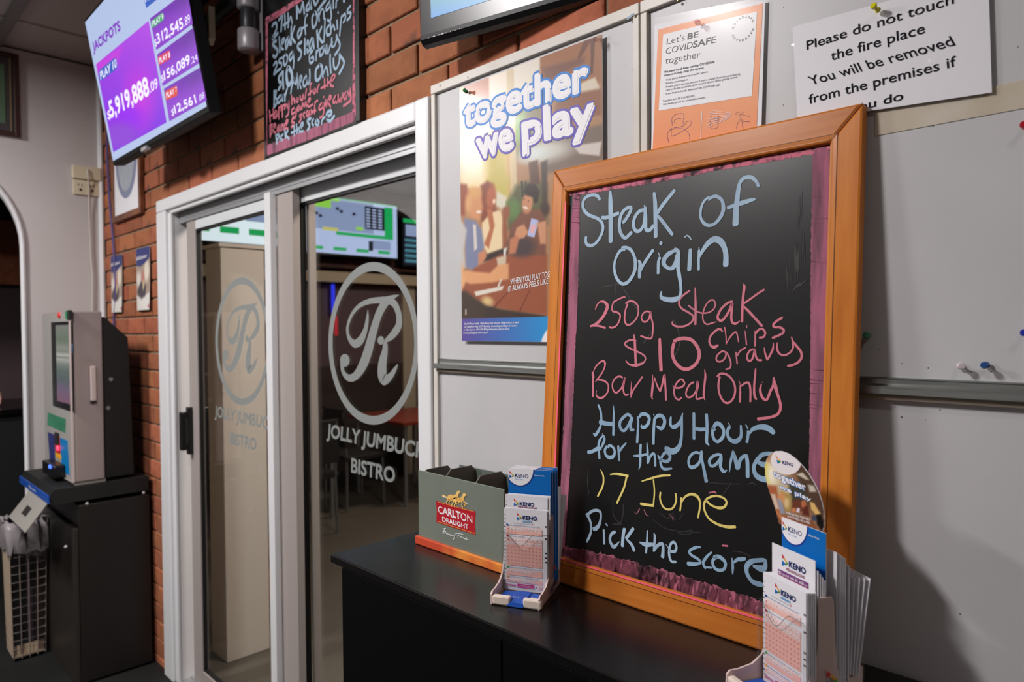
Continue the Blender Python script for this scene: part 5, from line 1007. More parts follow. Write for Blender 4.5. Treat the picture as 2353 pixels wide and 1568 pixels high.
    if not topper:
        card('mega', -.001, .0735, .014, .168, f'second pink lottery slip behind the front one, {S_} stand', tilt=-.012)
        for k in (1, 2): card('plain', .004+.001*k, .0735+.002*k, .012, .1695+.001*k, f'white slip behind the second slip, {S_} stand', f'second pocket slips in the {S_} stand')
        for k in range(4): card('guide' if k in (0, 1, 2, 3) else 'plain', .003+.0035*k, .086+.0042*k, .02, .209+.0012*k, f'blue guide booklet standing tallest in the {S_} stand', f'guide booklets in the {S_} stand', name='booklet')
        card('plain', .010, .122, .04, .145, 'pale pink slip leaning out of the back of the stand by the caddy', tilt=-.10)
        card('plain', .010, .118, .04, .155, 'upright pale slip at the back of the stand by the caddy', tilt=-.03)
    else:
        card('megacard', -.001, .076, .021, .171, f'white card with purple and red bands, {S_} stand', name='card')
        for k in range(1, 5): card('plain', .000+.0012*k, .076+.0026*k, .02, .163-.004*k, f'white slip stacked behind the purple banded card, {S_} stand', f'second pocket slips in the {S_} stand')
        card('guide', -.002, .094, .012, .214, f'blue guide booklet in the {S_} stand', name='booklet')
        for k in range(5): card('plain', .006+.0008*k, .104+.0026*k, .03, .172-.002*k, f'tall pale sheet packed behind the game guide, {S_} stand', f'tall sheets in the {S_} stand')
        card('plain', .010, .1195, .035, .150, f'short white slip beside the dark green sheet, {S_} stand')
        for k in range(5): card('plain', .006+.0012*k, .122+.0032*k, .042, .128+.001*k, f'pale slip fanned out at the back of the {S_} stand', f'fanned slips in the {S_} stand', tilt=-.02-.012*k, lean=.02*k)
    return O, U, Dp, top_
stand((-.9057, -.2552), math.radians(25.8), 'standing beside the beer caddy')
Or, Ur, Dr, _t = stand((-.4646, -.2271), math.radians(-26.4), 'largest, at the lower right', topper=True)
# oval header card on the right stand
tb = F(Or+Dr*.0985, Ur, (0, 0, 1))
m_px = lambda x, y: tb.px(x, y)
Z8 = lambda *p: [(1740+x/7.128, 1030+y/7.128) for x, y in p]
outl = Z8((355, 1235), (300, 1010), (225, 790), (165, 610), (130, 430), (125, 300), (150, 190), (210, 95), (300, 52), (400, 50), (520, 95), (640, 185), (750, 300), (850, 430), (940, 580), (1010, 730), (1060, 880), (1090, 1020), (1098, 1200), (1085, 1330), (1060, 1370), (1078, 1500), (700, 1420))
op = [tb.px(*q) for q in outl]
hc = thing('header_card', tuple(Or+Dr*.0985+Ur*.045+np.array([0, 0, .2])), 'oval header card with friends at a table, rising above the right leaflet stand', 'card')
MB().prism(tb, op[::-1], -.0012, 0, 'paper').build('card_stock', hc)
ax = np.array(op); a0, b0 = ax.min(0); a1, b1 = ax.max(0)
def hs(pts, col, s_=8): return ('p', Z8(*pts), col, s_)
def he(cx_, cy_, rx, ry, rot, col, s_=3):
    o = Z8((cx_, cy_))[0]; return ('e', o[0], o[1], rx/7.128, ry/7.128, rot, col, s_)
HS = [hs([(100, 100), (330, 100), (500, 420), (600, 900), (100, 900)], (206, 186, 150), 20), hs([(120, 100), (220, 120), (460, 440), (300, 400), (150, 200)], (170, 112, 74), 6), hs([(100, 250), (200, 250), (230, 600), (110, 560)], (214, 196, 60), 6),
      he(240, 420, 90, 200, 0, (250, 240, 214), 18), hs([(600, 300), (760, 260), (1100, 800), (1100, 1300), (800, 900)], (84, 62, 48), 10), hs([(640, 430), (740, 400), (850, 520), (800, 520)], (206, 196, 176), 4), hs([(830, 600), (930, 620), (970, 720), (860, 720)], (200, 190, 174), 5),
      hs([(500, 480), (760, 640), (880, 900), (560, 900)], (70, 66, 54), 10), hs([(380, 700), (560, 780), (560, 1040), (460, 1040)], (176, 146, 84), 6),
      hs([(120, 600), (320, 620), (400, 1080), (280, 1080)], (176, 100, 62), 8), he(400, 820, 60, 90, 0, (214, 150, 96), 5), hs([(320, 820), (400, 860), (460, 1080), (380, 1080)], (150, 152, 168), 5), hs([(220, 750), (290, 760), (360, 1000), (300, 1000)], (214, 196, 176), 5), he(480, 900, 40, 80, 0, (222, 190, 140), 5),
      hs([(580, 860), (700, 840), (760, 1040), (560, 1040)], (110, 58, 40), 5), he(600, 1020, 40, 40, 0, (204, 130, 90), 4), hs([(650, 980), (700, 990), (690, 1060), (640, 1050)], (220, 210, 224), 2), hs([(760, 900), (840, 960), (860, 1120), (740, 1100)], (96, 44, 36), 5), he(760, 910, 40, 60, 0, (190, 110, 70), 4),
      hs([(860, 880), (930, 900), (1040, 1080), (960, 1100), (880, 1000)], (222, 180, 110), 4), hs([(960, 1100), (1040, 1090), (1100, 1250), (1060, 1380), (980, 1250)], (16, 12, 12), 5), hs([(890, 1100), (960, 1120), (980, 1200), (900, 1190)], (60, 70, 100), 4),
      hs([(300, 1080), (900, 1180), (1100, 1500), (300, 1400)], (134, 80, 50), 6), hs([(280, 1000), (380, 1090), (580, 1190), (560, 1240), (380, 1180)], (206, 130, 84), 5), hs([(430, 1215), (580, 1270), (570, 1290), (440, 1240)], (220, 206, 190), 2),
      he(470, 220, 250, 215, .35, (236, 228, 230), 1.5)]
def inside(A, B, P_):
    q = pix(P_); C = np.tile(np.array([150., 110., 80.]), (len(A), 1)); return paint(C, q[:, 0], q[:, 1], HS)
P_, Cc, Fs = grid_print(tb, a0, a1, b0, b1, 120, 170, inside, .0004)
A_l, B_l = (P_-tb.o) @ tb.u, (P_-tb.o) @ tb.v
ok = sdf_poly(A_l, B_l, op) < .0002
Fs = [f for f in Fs if ok[list(f)].all()]; used_v = sorted({i for f in Fs for i in f}); mp = {v: i for i, v in enumerate(used_v)}
build_print('card_picture', hc, P_[used_v], Cc[used_v], [tuple(mp[i] for i in f) for f in Fs], 'photo_print')
m = MB()
for q, c_ in (([(300, 110), (345, 165), (318, 155)], 'kred'), ([(318, 160), (345, 165), (400, 215), (355, 200)], 'kyel'), ([(400, 215), (370, 245), (355, 200)], 'kgrn'), ([(318, 185), (372, 225), (345, 262)], 'kblue')):
    m.poly(tb, [tb.px(*k) for k in Z8(*q)][::-1], c_, .0008)
m.text(tb, 'KENO', *Z8((412, 262), (590, 306), (412, 205)), 'ktext', h=.0008, bold=.035, res=3)
for st, a, b_, c in (('together', (275, 470), (800, 705), (245, 350)), ('we play', (370, 660), (880, 880), (365, 595))):
    m.text(tb, st, *Z8(a, b_, c), 'outline_blue', h=.0008, bold=.085, res=3); m.text(tb, st, *Z8(a, b_, c), 'white_print', h=.0012, bold=.03, res=3)
m.text(tb, 'WHEN YOU PLAY TOGETHER IT', *Z8((470, 1075), (870, 1200), (470, 1040)), 'white_print', h=.0010, bold=.02)
m.text(tb, 'ALWAYS FEELS LIKE A WIN', *Z8((490, 1130), (860, 1250), (490, 1095)), 'white_print', h=.0010, bold=.02)
m.build('card_lettering', hc)
# loose scraps in the centre stand's tray
O1 = np.array([-.9057, -.2552, ZT]); U1 = np.array([math.cos(.4503), math.sin(.4503), 0]); D1 = np.array([-U1[1], U1[0], 0])
pq = O1+U1*.068+D1*.020+np.array([0, 0, .0115])
tag(MB().tube([pq, pq+U1*.018-D1*.004], .0022, 'cream_plastic', 6).build('pencil_stub'), 'cream pencil stub lying in the blue tray of the centre leaflet stand', 'pencil')
# ---------------------------------------------------------------- jackpot television on its wall arm
tvb = np.array([-3.292, -.203, 2.288]); tvt = np.array([-3.275, -.288, 2.79]); tvu = np.array([1., 0, 0])
jf = F(tvb, tvu, tvt-tvb); TW, TH = 1.005, .575
tv = thing('television', (-2.79, -.2, 2.29), 'purple jackpot television on a wall arm, tilted down at the upper left', 'television')
MB().obox(jf, -.008, TW+.008, -.020, TH, -.045, -.001, 'tv_black').build('tv_housing', tv, bevel=.004)
MB().obox(jf, .1, TW-.1, .03, TH-.08, -.085, -.045, 'tv_black').build('rear_bulge', tv, bevel=.01)
MB().obox(jf, .0, TW, .0, TH-.012, -.001, 0, 's_white').build('tv_screen', tv)
ZJ = lambda *p: [(x/3.92, y/3.92) for x, y in p]
def jink(A, B, P_):
    q = pix(P_); X, Y = q[:, 0], q[:, 1]; C = np.tile(np.array([170., 60., 225.]), (len(A), 1))
    t = np.clip((Y-60)/240, 0, 1)[:, None]; C = (1-t)*np.array([178, 72, 226])+t*np.array([128, 40, 226])
    paint(C, X, Y, [('p', ZJ((860, 560), (1100, 420), (1060, 560), (880, 700)), (198, 60, 220), 10), ('e', 320, 225, 30, 60, 0, (196, 40, 222), 40), ('e', 285, 270, 40, 30, 0, (150, 20, 240), 30), ('e', 275, 310, 40, 30, 0, (140, 62, 214), 20)])
    return C
pm = [jf.px(*q) for q in ZJ((865, 580), (1340, 187), (1503, 1103), (1022, 1372))]
def screen_quad(pts, func, name, par, m_='screen_v', n=24, h=.0006):
    p = [np.array(k) for k in pts]; S1, T1 = np.meshgrid(np.linspace(0, 1, n), np.linspace(0, 1, n)); S1 = S1.ravel()[:, None]; T1 = T1.ravel()[:, None]
    L = (p[3]*(1-S1)+p[2]*S1)*(1-T1)+(p[0]*(1-S1)+p[1]*S1)*T1
    P_ = jf.o+np.outer(L[:, 0], jf.u)+np.outer(L[:, 1], jf.v)+jf.n*h
    Fq = [(j*n+i, j*n+i+1, (j+1)*n+i+1, (j+1)*n+i) for j in range(n-1) for i in range(n-1)]
    build_print(name, par, P_, func(L[:, 0], L[:, 1], P_), Fq, m_)
screen_quad(pm, jink, 'screen_panel', tv)
def jink2(A, B, P_):
    C = np.tile(np.array([132., 48., 196.]), (len(A), 1)); n = 24; i = np.tile(np.arange(n), n)/n; j = np.repeat(np.arange(n), n)/n
    k = (np.exp(-((i-.85)**2+(j-.8)**2)*8)*.5)[:, None]; return C*(1-k)+np.array([96, 50, 150])*k+12*np.sin(j*5)[:, None]
for q in (((1352, 168), (1690, -85), (1738, 215), (1410, 452)), ((1417, 492), (1742, 250), (1795, 570), (1466, 778)), ((1477, 800), (1803, 608), (1864, 905), (1527, 1094))):
    screen_quad([jf.px(*k) for k in ZJ(*q)], jink2, 'screen_panel', tv)
m = MB()
def pill(q, c_):
    a, b_, c, d = [np.array(jf.px(*k)) for k in ZJ(*q)]       # tl tr br bl
    U = b_-a; Vv = d-a; R = []
    for (cx_, cy_, t0) in ((.88, .3, 0), (.88, .7, .5), (.12, .7, 1), (.12, .3, 1.5)):
        for t in np.linspace(-math.pi/2, 0, 5)+t0*math.pi: R.append(a+U*(cx_+.12*math.cos(t))+Vv*(cy_+.3*math.sin(t)))
    m.poly(jf, [tuple(k) for k in R][::-1], c_, .0010)
pill([(888, 640), (1050, 508), (1062, 598), (900, 738)], 's_blue'); pill([(1362, 192), (1472, 108), (1482, 172), (1372, 258)], 's_green'); pill([(1422, 512), (1532, 446), (1542, 520), (1432, 592)], 's_red'); pill([(1488, 820), (1597, 768), (1604, 835), (1496, 908)], 's_orange')
TJ = lambda st, a, b_, c, mt='s_text', bo=.02: m.text(jf, st, *ZJ(a, b_, c), mt, h=.0014, bold=bo, res=3)
TJ('JACKPOTS', (842, 465), (1085, 268), (828, 385), 's_purple', .04); TJ('PLAY 10', (906, 720), (1050, 600), (900, 645)); TJ('PLAY 9', (1375, 240), (1472, 168), (1371, 190), bo=.02); TJ('PLAY 8', (1437, 572), (1532, 512), (1433, 522), bo=.02); TJ('PLAY 7', (1500, 885), (1595, 828), (1496, 835), bo=.02)
TJ('$', (972, 1078), (1002, 1060), (962, 1000), bo=.01); TJ('5,919,888', (998, 1060), (1345, 850), (972, 912), bo=.03); TJ('.09', (1352, 835), (1425, 788), (1338, 745), bo=.01)
TJ('$', (1398, 420), (1416, 408), (1388, 355), bo=0); TJ('312,545', (1418, 395), (1650, 248), (1405, 305), bo=.02); TJ('.89', (1662, 240), (1715, 200), (1652, 160), bo=0)
TJ('$', (1456, 742), (1478, 728), (1448, 680), bo=0); TJ('156,089', (1482, 722), (1712, 572), (1470, 640), bo=.02); TJ('.24', (1722, 578), (1782, 540), (1712, 520), bo=0)
TJ('$', (1548, 1045), (1572, 1030), (1540, 985), bo=0); TJ('12,561', (1578, 1022), (1768, 925), (1562, 950), bo=.02); TJ('.08', (1790, 915), (1842, 880), (1782, 858), bo=0)
m.pquad(jf, ZJ((1290, -40), (1318, 72), (1440, -25), (1430, -70)), 's_blue', .001); TJ('KENO', (1310, 20), (1480, -110), (1300, -30))
m.build('screen_lettering', tv)
p = jf.p(.40, -.016, .0)
MB().box(p[0]-.03, p[0]+.03, p[1]-.006, p[1]+.01, p[2]-.014, p[2], 'silver').build('sensor', tv)
mt_ = thing('television_bracket', (-2.30, -.02, 2.5), 'silver and grey swivel bracket holding the jackpot television on the brick wall', 'bracket')
MB().box(-2.36, -2.27, -.012, -.0015, 2.52, 2.96, 'silver').build('wall_plate', mt_, bevel=.002)
for a, b_, r, c_, n_ in ((2.515, 2.585, .035, 'silver', 'collar'), (2.585, 2.655, .026, 'silver_dark', 'pivot'), (2.655, 2.755, .035, 'silver', 'collar'), (2.755, 2.83, .026, 'silver_dark', 'pivot'), (2.83, 2.95, .035, 'silver', 'collar')):
    MB().lathe((-2.315, -.048, a), (0, 0, 1), [(0, r*.93), (.004, r), (b_-a-.004, r), (b_-a, r*.93)], c_, 20).build(n_, mt_, smooth=True)
MB().tube([(-2.33, -.06, 2.71), (-2.52, -.10, 2.66), (-2.62, -.155, 2.60)], .022, 'grey_arm', 8).build('arm', mt_)
MB().tube([(-2.33, -.06, 2.80), (-2.52, -.10, 2.75), (-2.62, -.155, 2.68)], .012, 'grey_arm', 8).build('arm', mt_)
MB().prism(F((-2.50, -.12, 2.56), (1, -.2, 0), (0, 0, 1)), [(0, .06), (.07, .12), (.075, .01), (.03, 0), (.025, .05)], -.02, 0, 'outlet_cream').build('arm_cover', mt_)
MB().prism(F((-2.46, -.12, 2.74), (1, -.2, 0), (0, 0, 1)), [(0, .0), (.04, .04), (.045, .12), (.0, .12)], -.02, 0, 'outlet_cream').build('arm_cover', mt_)
MB().obox(jf, .30, .70, .18, .42, -.085, -.076, 'grey_arm').build('tv_plate', mt_)
# ---------------------------------------------------------------- second television above the pinboards
q0 = np.array([-1.287, -.109, 2.235]); dd = np.array([-.954+1.287, -.032+.109, 0]); dd /= np.linalg.norm(dd)
t2f = F(q0, dd, (0, -.03, 1)); T2W, T2H = .60, .40
t2 = thing('television', tuple(q0+dd*.3), 'black television with a green and blue screen cut off by the top of the picture', 'television')
MB().obox(t2f, 0, T2W, 0, T2H, -.035, 0, 'black_plastic').build('tv_housing', t2, bevel=.003)
MB().obox(t2f, .06, T2W-.06, .05, T2H-.05, -.075, -.035, 'black_matte').build('rear_bulge', t2)
m = MB(); fr = F(q0, -t2f.n, t2f.v)
prof = [(0, .004), (-.0015, -.006), (.006, -.016), (.020, -.020), (.034, -.012), (.034, .004)]
vs = [t2f.p(a, b, -x) for a in (.002, T2W-.002) for x, b in prof]; k = len(prof)
m.add(vs, [(i, (i+1) % k, k+(i+1) % k, k+i) for i in range(k)]+[list(range(k)), list(range(2*k-1, k-1, -1))], 'black_plastic').build('chin', t2)
def t2ink(A, B, P_):
    t = np.clip((B-.04)/.14, 0, 1)[:, None]; u = np.clip(A/.3, 0, 1)[:, None]
    C = (1-t)*np.array([96, 150, 220])+t*np.array([150, 206, 90]); return C*(1-u*.3)+np.array([120, 200, 120])*u*.3
a0_, b0_ = t2f.px(985, 35)
P_, Cc, Fs = grid_print(t2f, .034, T2W-.034, .037, T2H-.034, 20, 20, t2ink, .0008); build_print('tv_screen', t2, P_, Cc, Fs, 'screen_v')
m = MB()
for k, a in enumerate((.025, .038, .053, .063, .075, .088, .10, .113)): m.box(*[0]*0) if False else m.obox(t2f, a, a+(.007 if 1 <= k <= 3 else .0018), -.0065, -.0048, 0.0012, .0022, 'silver')
m.build('button_marks', t2)
MB().box(-1.08, -.92, -.055, -.001, 2.40, 2.52, 'grey_arm').build('wall_mount', t2)
# ---------------------------------------------------------------- certificate, leaflets and cables on the brick
cf3 = F((-4.0, -.016, 2.12), (1, 0, 0), (0, 0, 1)); CWd, CH = .451, .37
ce_ = thing('framed_certificate', (-3.775, -.01, 2.12), 'wood framed certificate with a grey blue shield, hung under the jackpot television', 'certificate')
for a in ((0, .03, 0, CH), (CWd-.03, CWd, 0, CH), (.03, CWd-.03, 0, .03), (.03, CWd-.03, CH-.03, CH)): MB().obox(cf3, *a, -.014, .006, 'wood_frame').build('frame_bar', ce_, bevel=.002)
MB().obox(cf3, .03, CWd-.03, .03, CH-.03, -.012, -.002, 'white_print').build('mount_board', ce_)
MB().poly(cf3, [(.225+.165*math.cos(t), .30+(.20*math.sin(t) if math.sin(t) < 0 else .03*math.sin(t))) for t in np.linspace(0, 2*math.pi, 40)[:-1]], mat('shield', (134, 140, 168), .5), -.0012).poly(cf3, [(.225+.13*math.cos(t), .30+(.165*math.sin(t) if math.sin(t) < 0 else .02*math.sin(t))) for t in np.linspace(0, 2*math.pi, 40)[:-1]], mat('shield_in', (168, 174, 184), .5, var=.1, vscale=20), -.0006).build('shield', ce_)
MATS['shield']; 
for k, (xa, xb, za, zb, lb) in enumerate(((-4.085, -3.90, 1.662, 1.955, 'left of the pair'), (-3.672, -3.482, 1.664, 1.960, 'right of the pair, nearer the door'))):
    lf_ = thing('wall_leaflet', ((xa+xb)/2, -.006, za), f'curling leaflet with navy header taped to the brick, {lb}', 'leaflet')
    n = 10; X_ = np.linspace(xa, xb, n); Zs = np.linspace(za, zb, 12); P_ = []
    for z_ in Zs:
        for x_ in X_: P_.append((x_+.008*math.sin((z_-za)*9)*(x_-xa)/(xb-xa), -.006-.010*abs(math.sin((x_-xa)/(xb-xa)*2.6))*(zb-z_)/(zb-za), z_))
    Fq = [(j*n+i, j*n+i+1, (j+1)*n+i+1, (j+1)*n+i) for j in range(11) for i in range(n-1)]
    mb = MB().add(P_, Fq, 'paper'); ob = mb.build('leaflet_sheet', lf_); sm = ob.modifiers.new('thick', 'SOLIDIFY'); sm.thickness = .0006; sm.offset = 1
    NA, NB = 40, 60; A1, B1_ = np.meshgrid(np.linspace(0, 1, NA), np.linspace(0, 1, NB)); A1 = A1.ravel(); B1_ = B1_.ravel()
    PP = np.stack([xa+(xb-xa)*A1+.008*np.sin((zb-za)*B1_*9)*A1, -.0072-.010*np.abs(np.sin(A1*2.6))*(1-B1_), za+(zb-za)*B1_], 1)
    C = np.tile(np.array([222., 220., 214.]), (len(A1), 1))
    paint(C, A1, B1_, [('p', [(0, .25), (0, .75), (1, .85), (1, .28), (.7, .22), (.5, .17), (.3, .22)], (168, 148, 132), .02), ('e', .2, .5, .2, .12, 0, (222, 214, 206), .1), ('e', .8, .62, .16, .16, 0, (226, 214, 196), .1), ('e', .55, .52, .1, .1, 0, (190, 120, 110), .05), ('p', [(.05, .3), (.4, .46), (.8, .38), (.75, .22), (.45, .19), (.15, .25)], (74, 66, 74), .06), ('e', .6, .4, .05, .08, 0, (206, 196, 150), .04),
                           ('p', [(0, 1.1), (0, .73), (.35, .70), (.65, .74), (1, .82), (1, 1.1)], (52, 60, 118), .01), ('e', .95, .06, .04, .02, 0, (200, 60, 80), .03)])
    Fq = [(j*NA+i, j*NA+i+1, (j+1)*NA+i+1, (j+1)*NA+i) for j in range(NB-1) for i in range(NA-1)]
    build_print('leaflet_picture', lf_, PP, C, Fq, 'photo_soft')
    lfm = F((xa, -.0125, za), (1, 0, 0), (0, 0, 1)); MB().text(lfm, 'Self-Exclusion', (.02, .24), (xb-xa-.02, .245), (.02, .258), 'white_print', h=0, px=False, bold=.02).build('leaflet_lettering', lf_)
def bez(pts): return [np.array(p) for p in pts]
tag(MB().tube([(-4.09, -.011, 2.62), (-4.095, -.011, 2.45), (-4.07, -.011, 2.25), (-4.03, -.011, 2.08), (-4.008, -.011, 1.95), (-3.99, -.011, 1.80), (-4.0, -.011, 1.70), (-4.035, -.011, 1.63), (-4.04, -.011, 1.5), (-4.03, -.011, 1.3)], .006, 'cable_purple', 8).build('cable'), 'purple data cable running down the brick beside the white wall corner', 'cable')
# power outlet and white cable on the left wall
ou = thing('power_outlet', (XL+.004, -.08, 2.286), 'cream double power outlet with blank plate high on the white wall', 'outlet')
of_ = F((XL+.001, -.148, 2.286), (0, 1, 0), (0, 0, 1))
MB().obox(of_, 0, .134, .082, .152, 0, .022, 'outlet_cream').build('cover_box', ou, bevel=.004)
MB().obox(of_, .004, .132, 0, .078, 0, .012, 'outlet_cream').build('socket_plate', ou, bevel=.003)
m = MB()
for a in (.020, .075): m.obox(of_, a, a+.034, .012, .058, .012, .0128, 'outlet_cream'); m.obox(of_, a+.006, a+.010, .045, .056, .0128, .0134, 'dark_hole'); m.obox(of_, a+.022, a+.026, .045, .056, .0128, .0134, 'dark_hole'); m.obox(of_, a+.012, a+.022, .020, .032, .0128, .015, 'dark_hole')
m.build('socket', ou)
tag(MB().tube([(XL+.030, -.080, 2.42), (XL+.034, -.079, 2.38), (XL+.022, -.074, 2.33), (XL+.012, -.072, 2.2), (XL+.010, -.068, 2.0), (XL+.010, -.062, 1.85), (XL+.010, -.066, 1.7), (XL+.010, -.063, 1.5)], .004, 'cable_white', 8).build('cable'), 'thin white cable dropping from the cream power outlet down the wall', 'cable')
pc = thing('framed_picture', (XL+.01, -.6, 2.536), 'dark timber framed picture at the top left edge on the white wall', 'picture')
pcf = F((XL+.002, -.84, 2.536), (0, 1, 0), (0, 0, 1))
for a in ((0, .022, 0, .41), (.448, .47, 0, .41), (.022, .448, 0, .022), (.022, .448, .388, .41)): MB().obox(pcf, *a, 0, .022, 'dark_frame').build('frame_bar', pc, bevel=.003)
MB().obox(pcf, .022, .448, .022, .388, 0, .006, 'pic_dark').build('mount_board', pc)
MB().obox(pcf, .432, .438, .022, .388, .006, .010, 'gold_trim').build('gilt_slip', pc)
MB().obox(pcf, .05, .412, .06, .35, .006, .008, mat('pic_green', (86, 110, 84), .3)).build('picture_sheet', pc)
# ---------------------------------------------------------------- kiosk on its dark cabinet
kx0, kx1, ky0 = -4.07, -3.515, -.315
kc = thing('kiosk_cabinet', (-3.8, -.17, 0), 'dark brown kiosk cabinet with a black overhanging top beside the glass door', 'cabinet')
MB().box(-4.1, -3.50, -.31, -.02, .01, .80, 'panel_dark').build('cabinet_body', kc, bevel=.003)
MB().box(-4.12, -3.505, -.330, -.311, .0, .70, 'panel_light').build('front_box', kc, bevel=.003)
MB().prism(F((-4.1, -.398, .8), (0, 1, 0), (0, 0, 1)), [(0, .02), (.375, .02), (.375, .085), (.0, .085), (-.02, .06)], 0, .60, 'black_matte').build('cabinet_top', kc)
MB().box(-4.10, -3.50, -.4225, -.4175, .828, .862, 'blue_strip').build('blue_strip', kc)
fbs = F((-4.10, -.4227, .828), (1, 0, 0), (0, 0, 1)); MB().text(fbs, 'Play here', (.22, .012), (.36, .012), (.22, .026), 'white_print', h=.0005, px=False).build('strip_lettering', kc)
sl = F((-3.78, -.424, .828), (1, 0, 0), (0, .6, .8))
MB().obox(sl, -.09, .26, -.135, 0, -.006, 0, 'grey_plate').build('slot_plate', kc, bevel=.002)
MB().obox(sl, .04, .13, -.09, -.05, -.0072, .0008, 'dark_hole').build('slot_plate_opening', kc)
for (x, y) in ((200, 1158), (330, 1133), (151, 1257)):
    p = onX(x, y, -3.499); MB().lathe(p, (1, 0, 0), [(0, .007), (.004, .006), (.006, .003)], 'silver', 10).build('bolt', kc)
ki = thing('betting_kiosk', (-3.8, -.2, .886), 'grey self service kiosk with upright screen and card slots, standing on the dark cabinet', 'kiosk')
kf = F((kx0, ky0, .89), (1, 0, 0), (0, 0, 1))
MB().box(kx0, kx1, ky0, -.20, .90, 1.655, 'kiosk_side').build('housing', ki, bevel=.006)
MB().obox(kf, .0, kx1-kx0-.002, .012, .76, 0, .004, 'kiosk_face').build('front_panel', ki)
MB().obox(kf, kx1-kx0-.03, kx1-kx0, .012, .765, .004, .008, 'kiosk_edge').build('front_edge', ki)
MB().prism(F((kx1-.07, 0, 0), (0, 1, 0), (0, 0, 1)), [(-.20, .90), (-.075, .90), (-.09, 1.535), (-.185, 1.63), (-.2, 1.63)], -.48, 0.05, 'black_matte').build('rear_housing', ki)
MB().prism(F((kx0, ky0, .886), (0, 1, 0), (0, 0, 1)), [(0, .0), (.12, .0), (.12, .014), (-.012, .014)], 0, kx1-kx0-.01, 'grey_plate').build('foot_tray', ki)
Yk = ky0-.0045; kq = F((kx0, Yk, .89), (1, 0, 0), (0, 0, 1))
def kquad(pts, mt, name, h=.001, th=None):
    p = [kq.px(*k) for k in pts][::-1]
    return MB().prism(kq, p, 0, h, mt).build(name, ki)
a_ = kq.px(118, 741); b_ = kq.px(152, 942)
MB().obox(kq, a_[0], b_[0]+.13, b_[1], a_[1], -.002, .0015, 'black_plastic').build('screen_bezel', ki)
sa, sb_, sc, sd = a_[0]+.09, b_[0]+.12, b_[1]+.03, a_[1]-.015
def kink(A, B, P_):
    t = (B-sc)/(sd-sc); s_ = (A-sa)/(sb_-sa); C = np.zeros((len(A), 3))
    stops = [(0, (150, 104, 130)), (.18, (130, 112, 140)), (.3, (104, 116, 118)), (.42, (116, 130, 124)), (.5, (150, 158, 148)), (.56, (206, 206, 198)), (.585, (134, 148, 138)), (.61, (220, 218, 208)), (.66, (150, 160, 148)), (.7, (170, 172, 162)), (.8, (128, 142, 124)), (1, (150, 152, 144))]
    for i in range(3): C[:, i] = np.interp(t, [x[0] for x in stops], [x[1][i] for x in stops])
    return C
P_, Cc, Fs = grid_print(kq, sa, sb_, sc, sd, 6, 60, kink, .0018)
vcol_mat('kiosk_screen', emit=.55)
build_print('touch_screen', ki, P_, Cc, Fs, 'kiosk_screen')
kquad([(158, 790), (167, 790), (163, 930), (152, 928)], mat('strip_light', (88, 150, 200), .4), 'side_label', .0012)
kquad([(110, 948), (151, 963), (150, 995), (109, 977)], mat('panel_green', (56, 130, 96), .4, var=.2, vscale=15), 'green_label', .001)
kquad([(110, 993), (125, 999), (127, 1068), (115, 1060)], 'navy', 'blue_label', .001); kquad([(125, 1000), (138, 1005), (140, 1045), (128, 1040)], 'label_red', 'red_label', .001); kquad([(138, 1006), (155, 1013), (160, 1094), (142, 1080)], mat('panel_blue', (0, 124, 190), .4), 'blue_label', .001)
kquad([(127, 1040), (140, 1044), (142, 1056), (130, 1052)], 'kyel', 'yellow_label', .0012)
p = kq.px(133, 1022); MB().obox(kq, p[0]-.035, p[0]+.03, p[1]-.0, p[1]+.055, 0, .006, 'dark_hole').build('card_slot', ki)
p = kq.px(140, 1062); MB().obox(kq, p[0]-.13, p[0]+.09, p[1]-.06, p[1]+.0, 0, .05, 'black_plastic').build('note_acceptor', ki, bevel=.008)
for (x, y, c_, n_, r) in ((136, 1030, 'led_r', 'red_lamp', .013), (146, 1069, 'led_b', 'blue_lamp', .010)):
    p = kq.px(x, y); MB().lathe(kq.p(p[0], p[1], .004 if c_ == 'led_r' else .0505), kq.n, [(0, r), (.006, r*.8), (.008, r*.3)], c_, 10).build(n_, ki)
p = kq.px(137, 725); MB().lathe(kq.p(p[0], p[1], 0), kq.n, [(0, .016), (.006, .013)], 'red_band', 10).build('red_button', ki)
p = kq.px(159, 724); MB().obox(kq, p[0]-.04, p[0]+.01, p[1]-.018, p[1]+.018, 0, .006, mat('led_green_dim', (30, 130, 84), .4)).build('green_button', ki); MB().obox(kq, p[0]+.01, p[0]+.05, p[1]-.02, p[1]+.02, 0, .01, 'dark_hole').build('button_guard', ki)
MB().obox(F((kx1, -.252, 1.255), (0, 1, 0), (0, 0, 1)), 0, .022, 0, .155, 0, .012, 'kiosk_edge').build('side_handle', ki, bevel=.004)
MB().obox(F((kx1, -.252, 1.245), (0, 1, 0), (0, 0, 1)), 0, .022, 0, .012, 0, .008, 'dark_hole').build('handle_recess', ki)
for (x, y) in ((254, 872), (248, 938)):
    p = onX(x, y, kx1-.02); MB().lathe(p, (1, 0, 0), [(0, .011), (.004, .012), (.010, .008)], 'steel', 12).build('lock', ki)
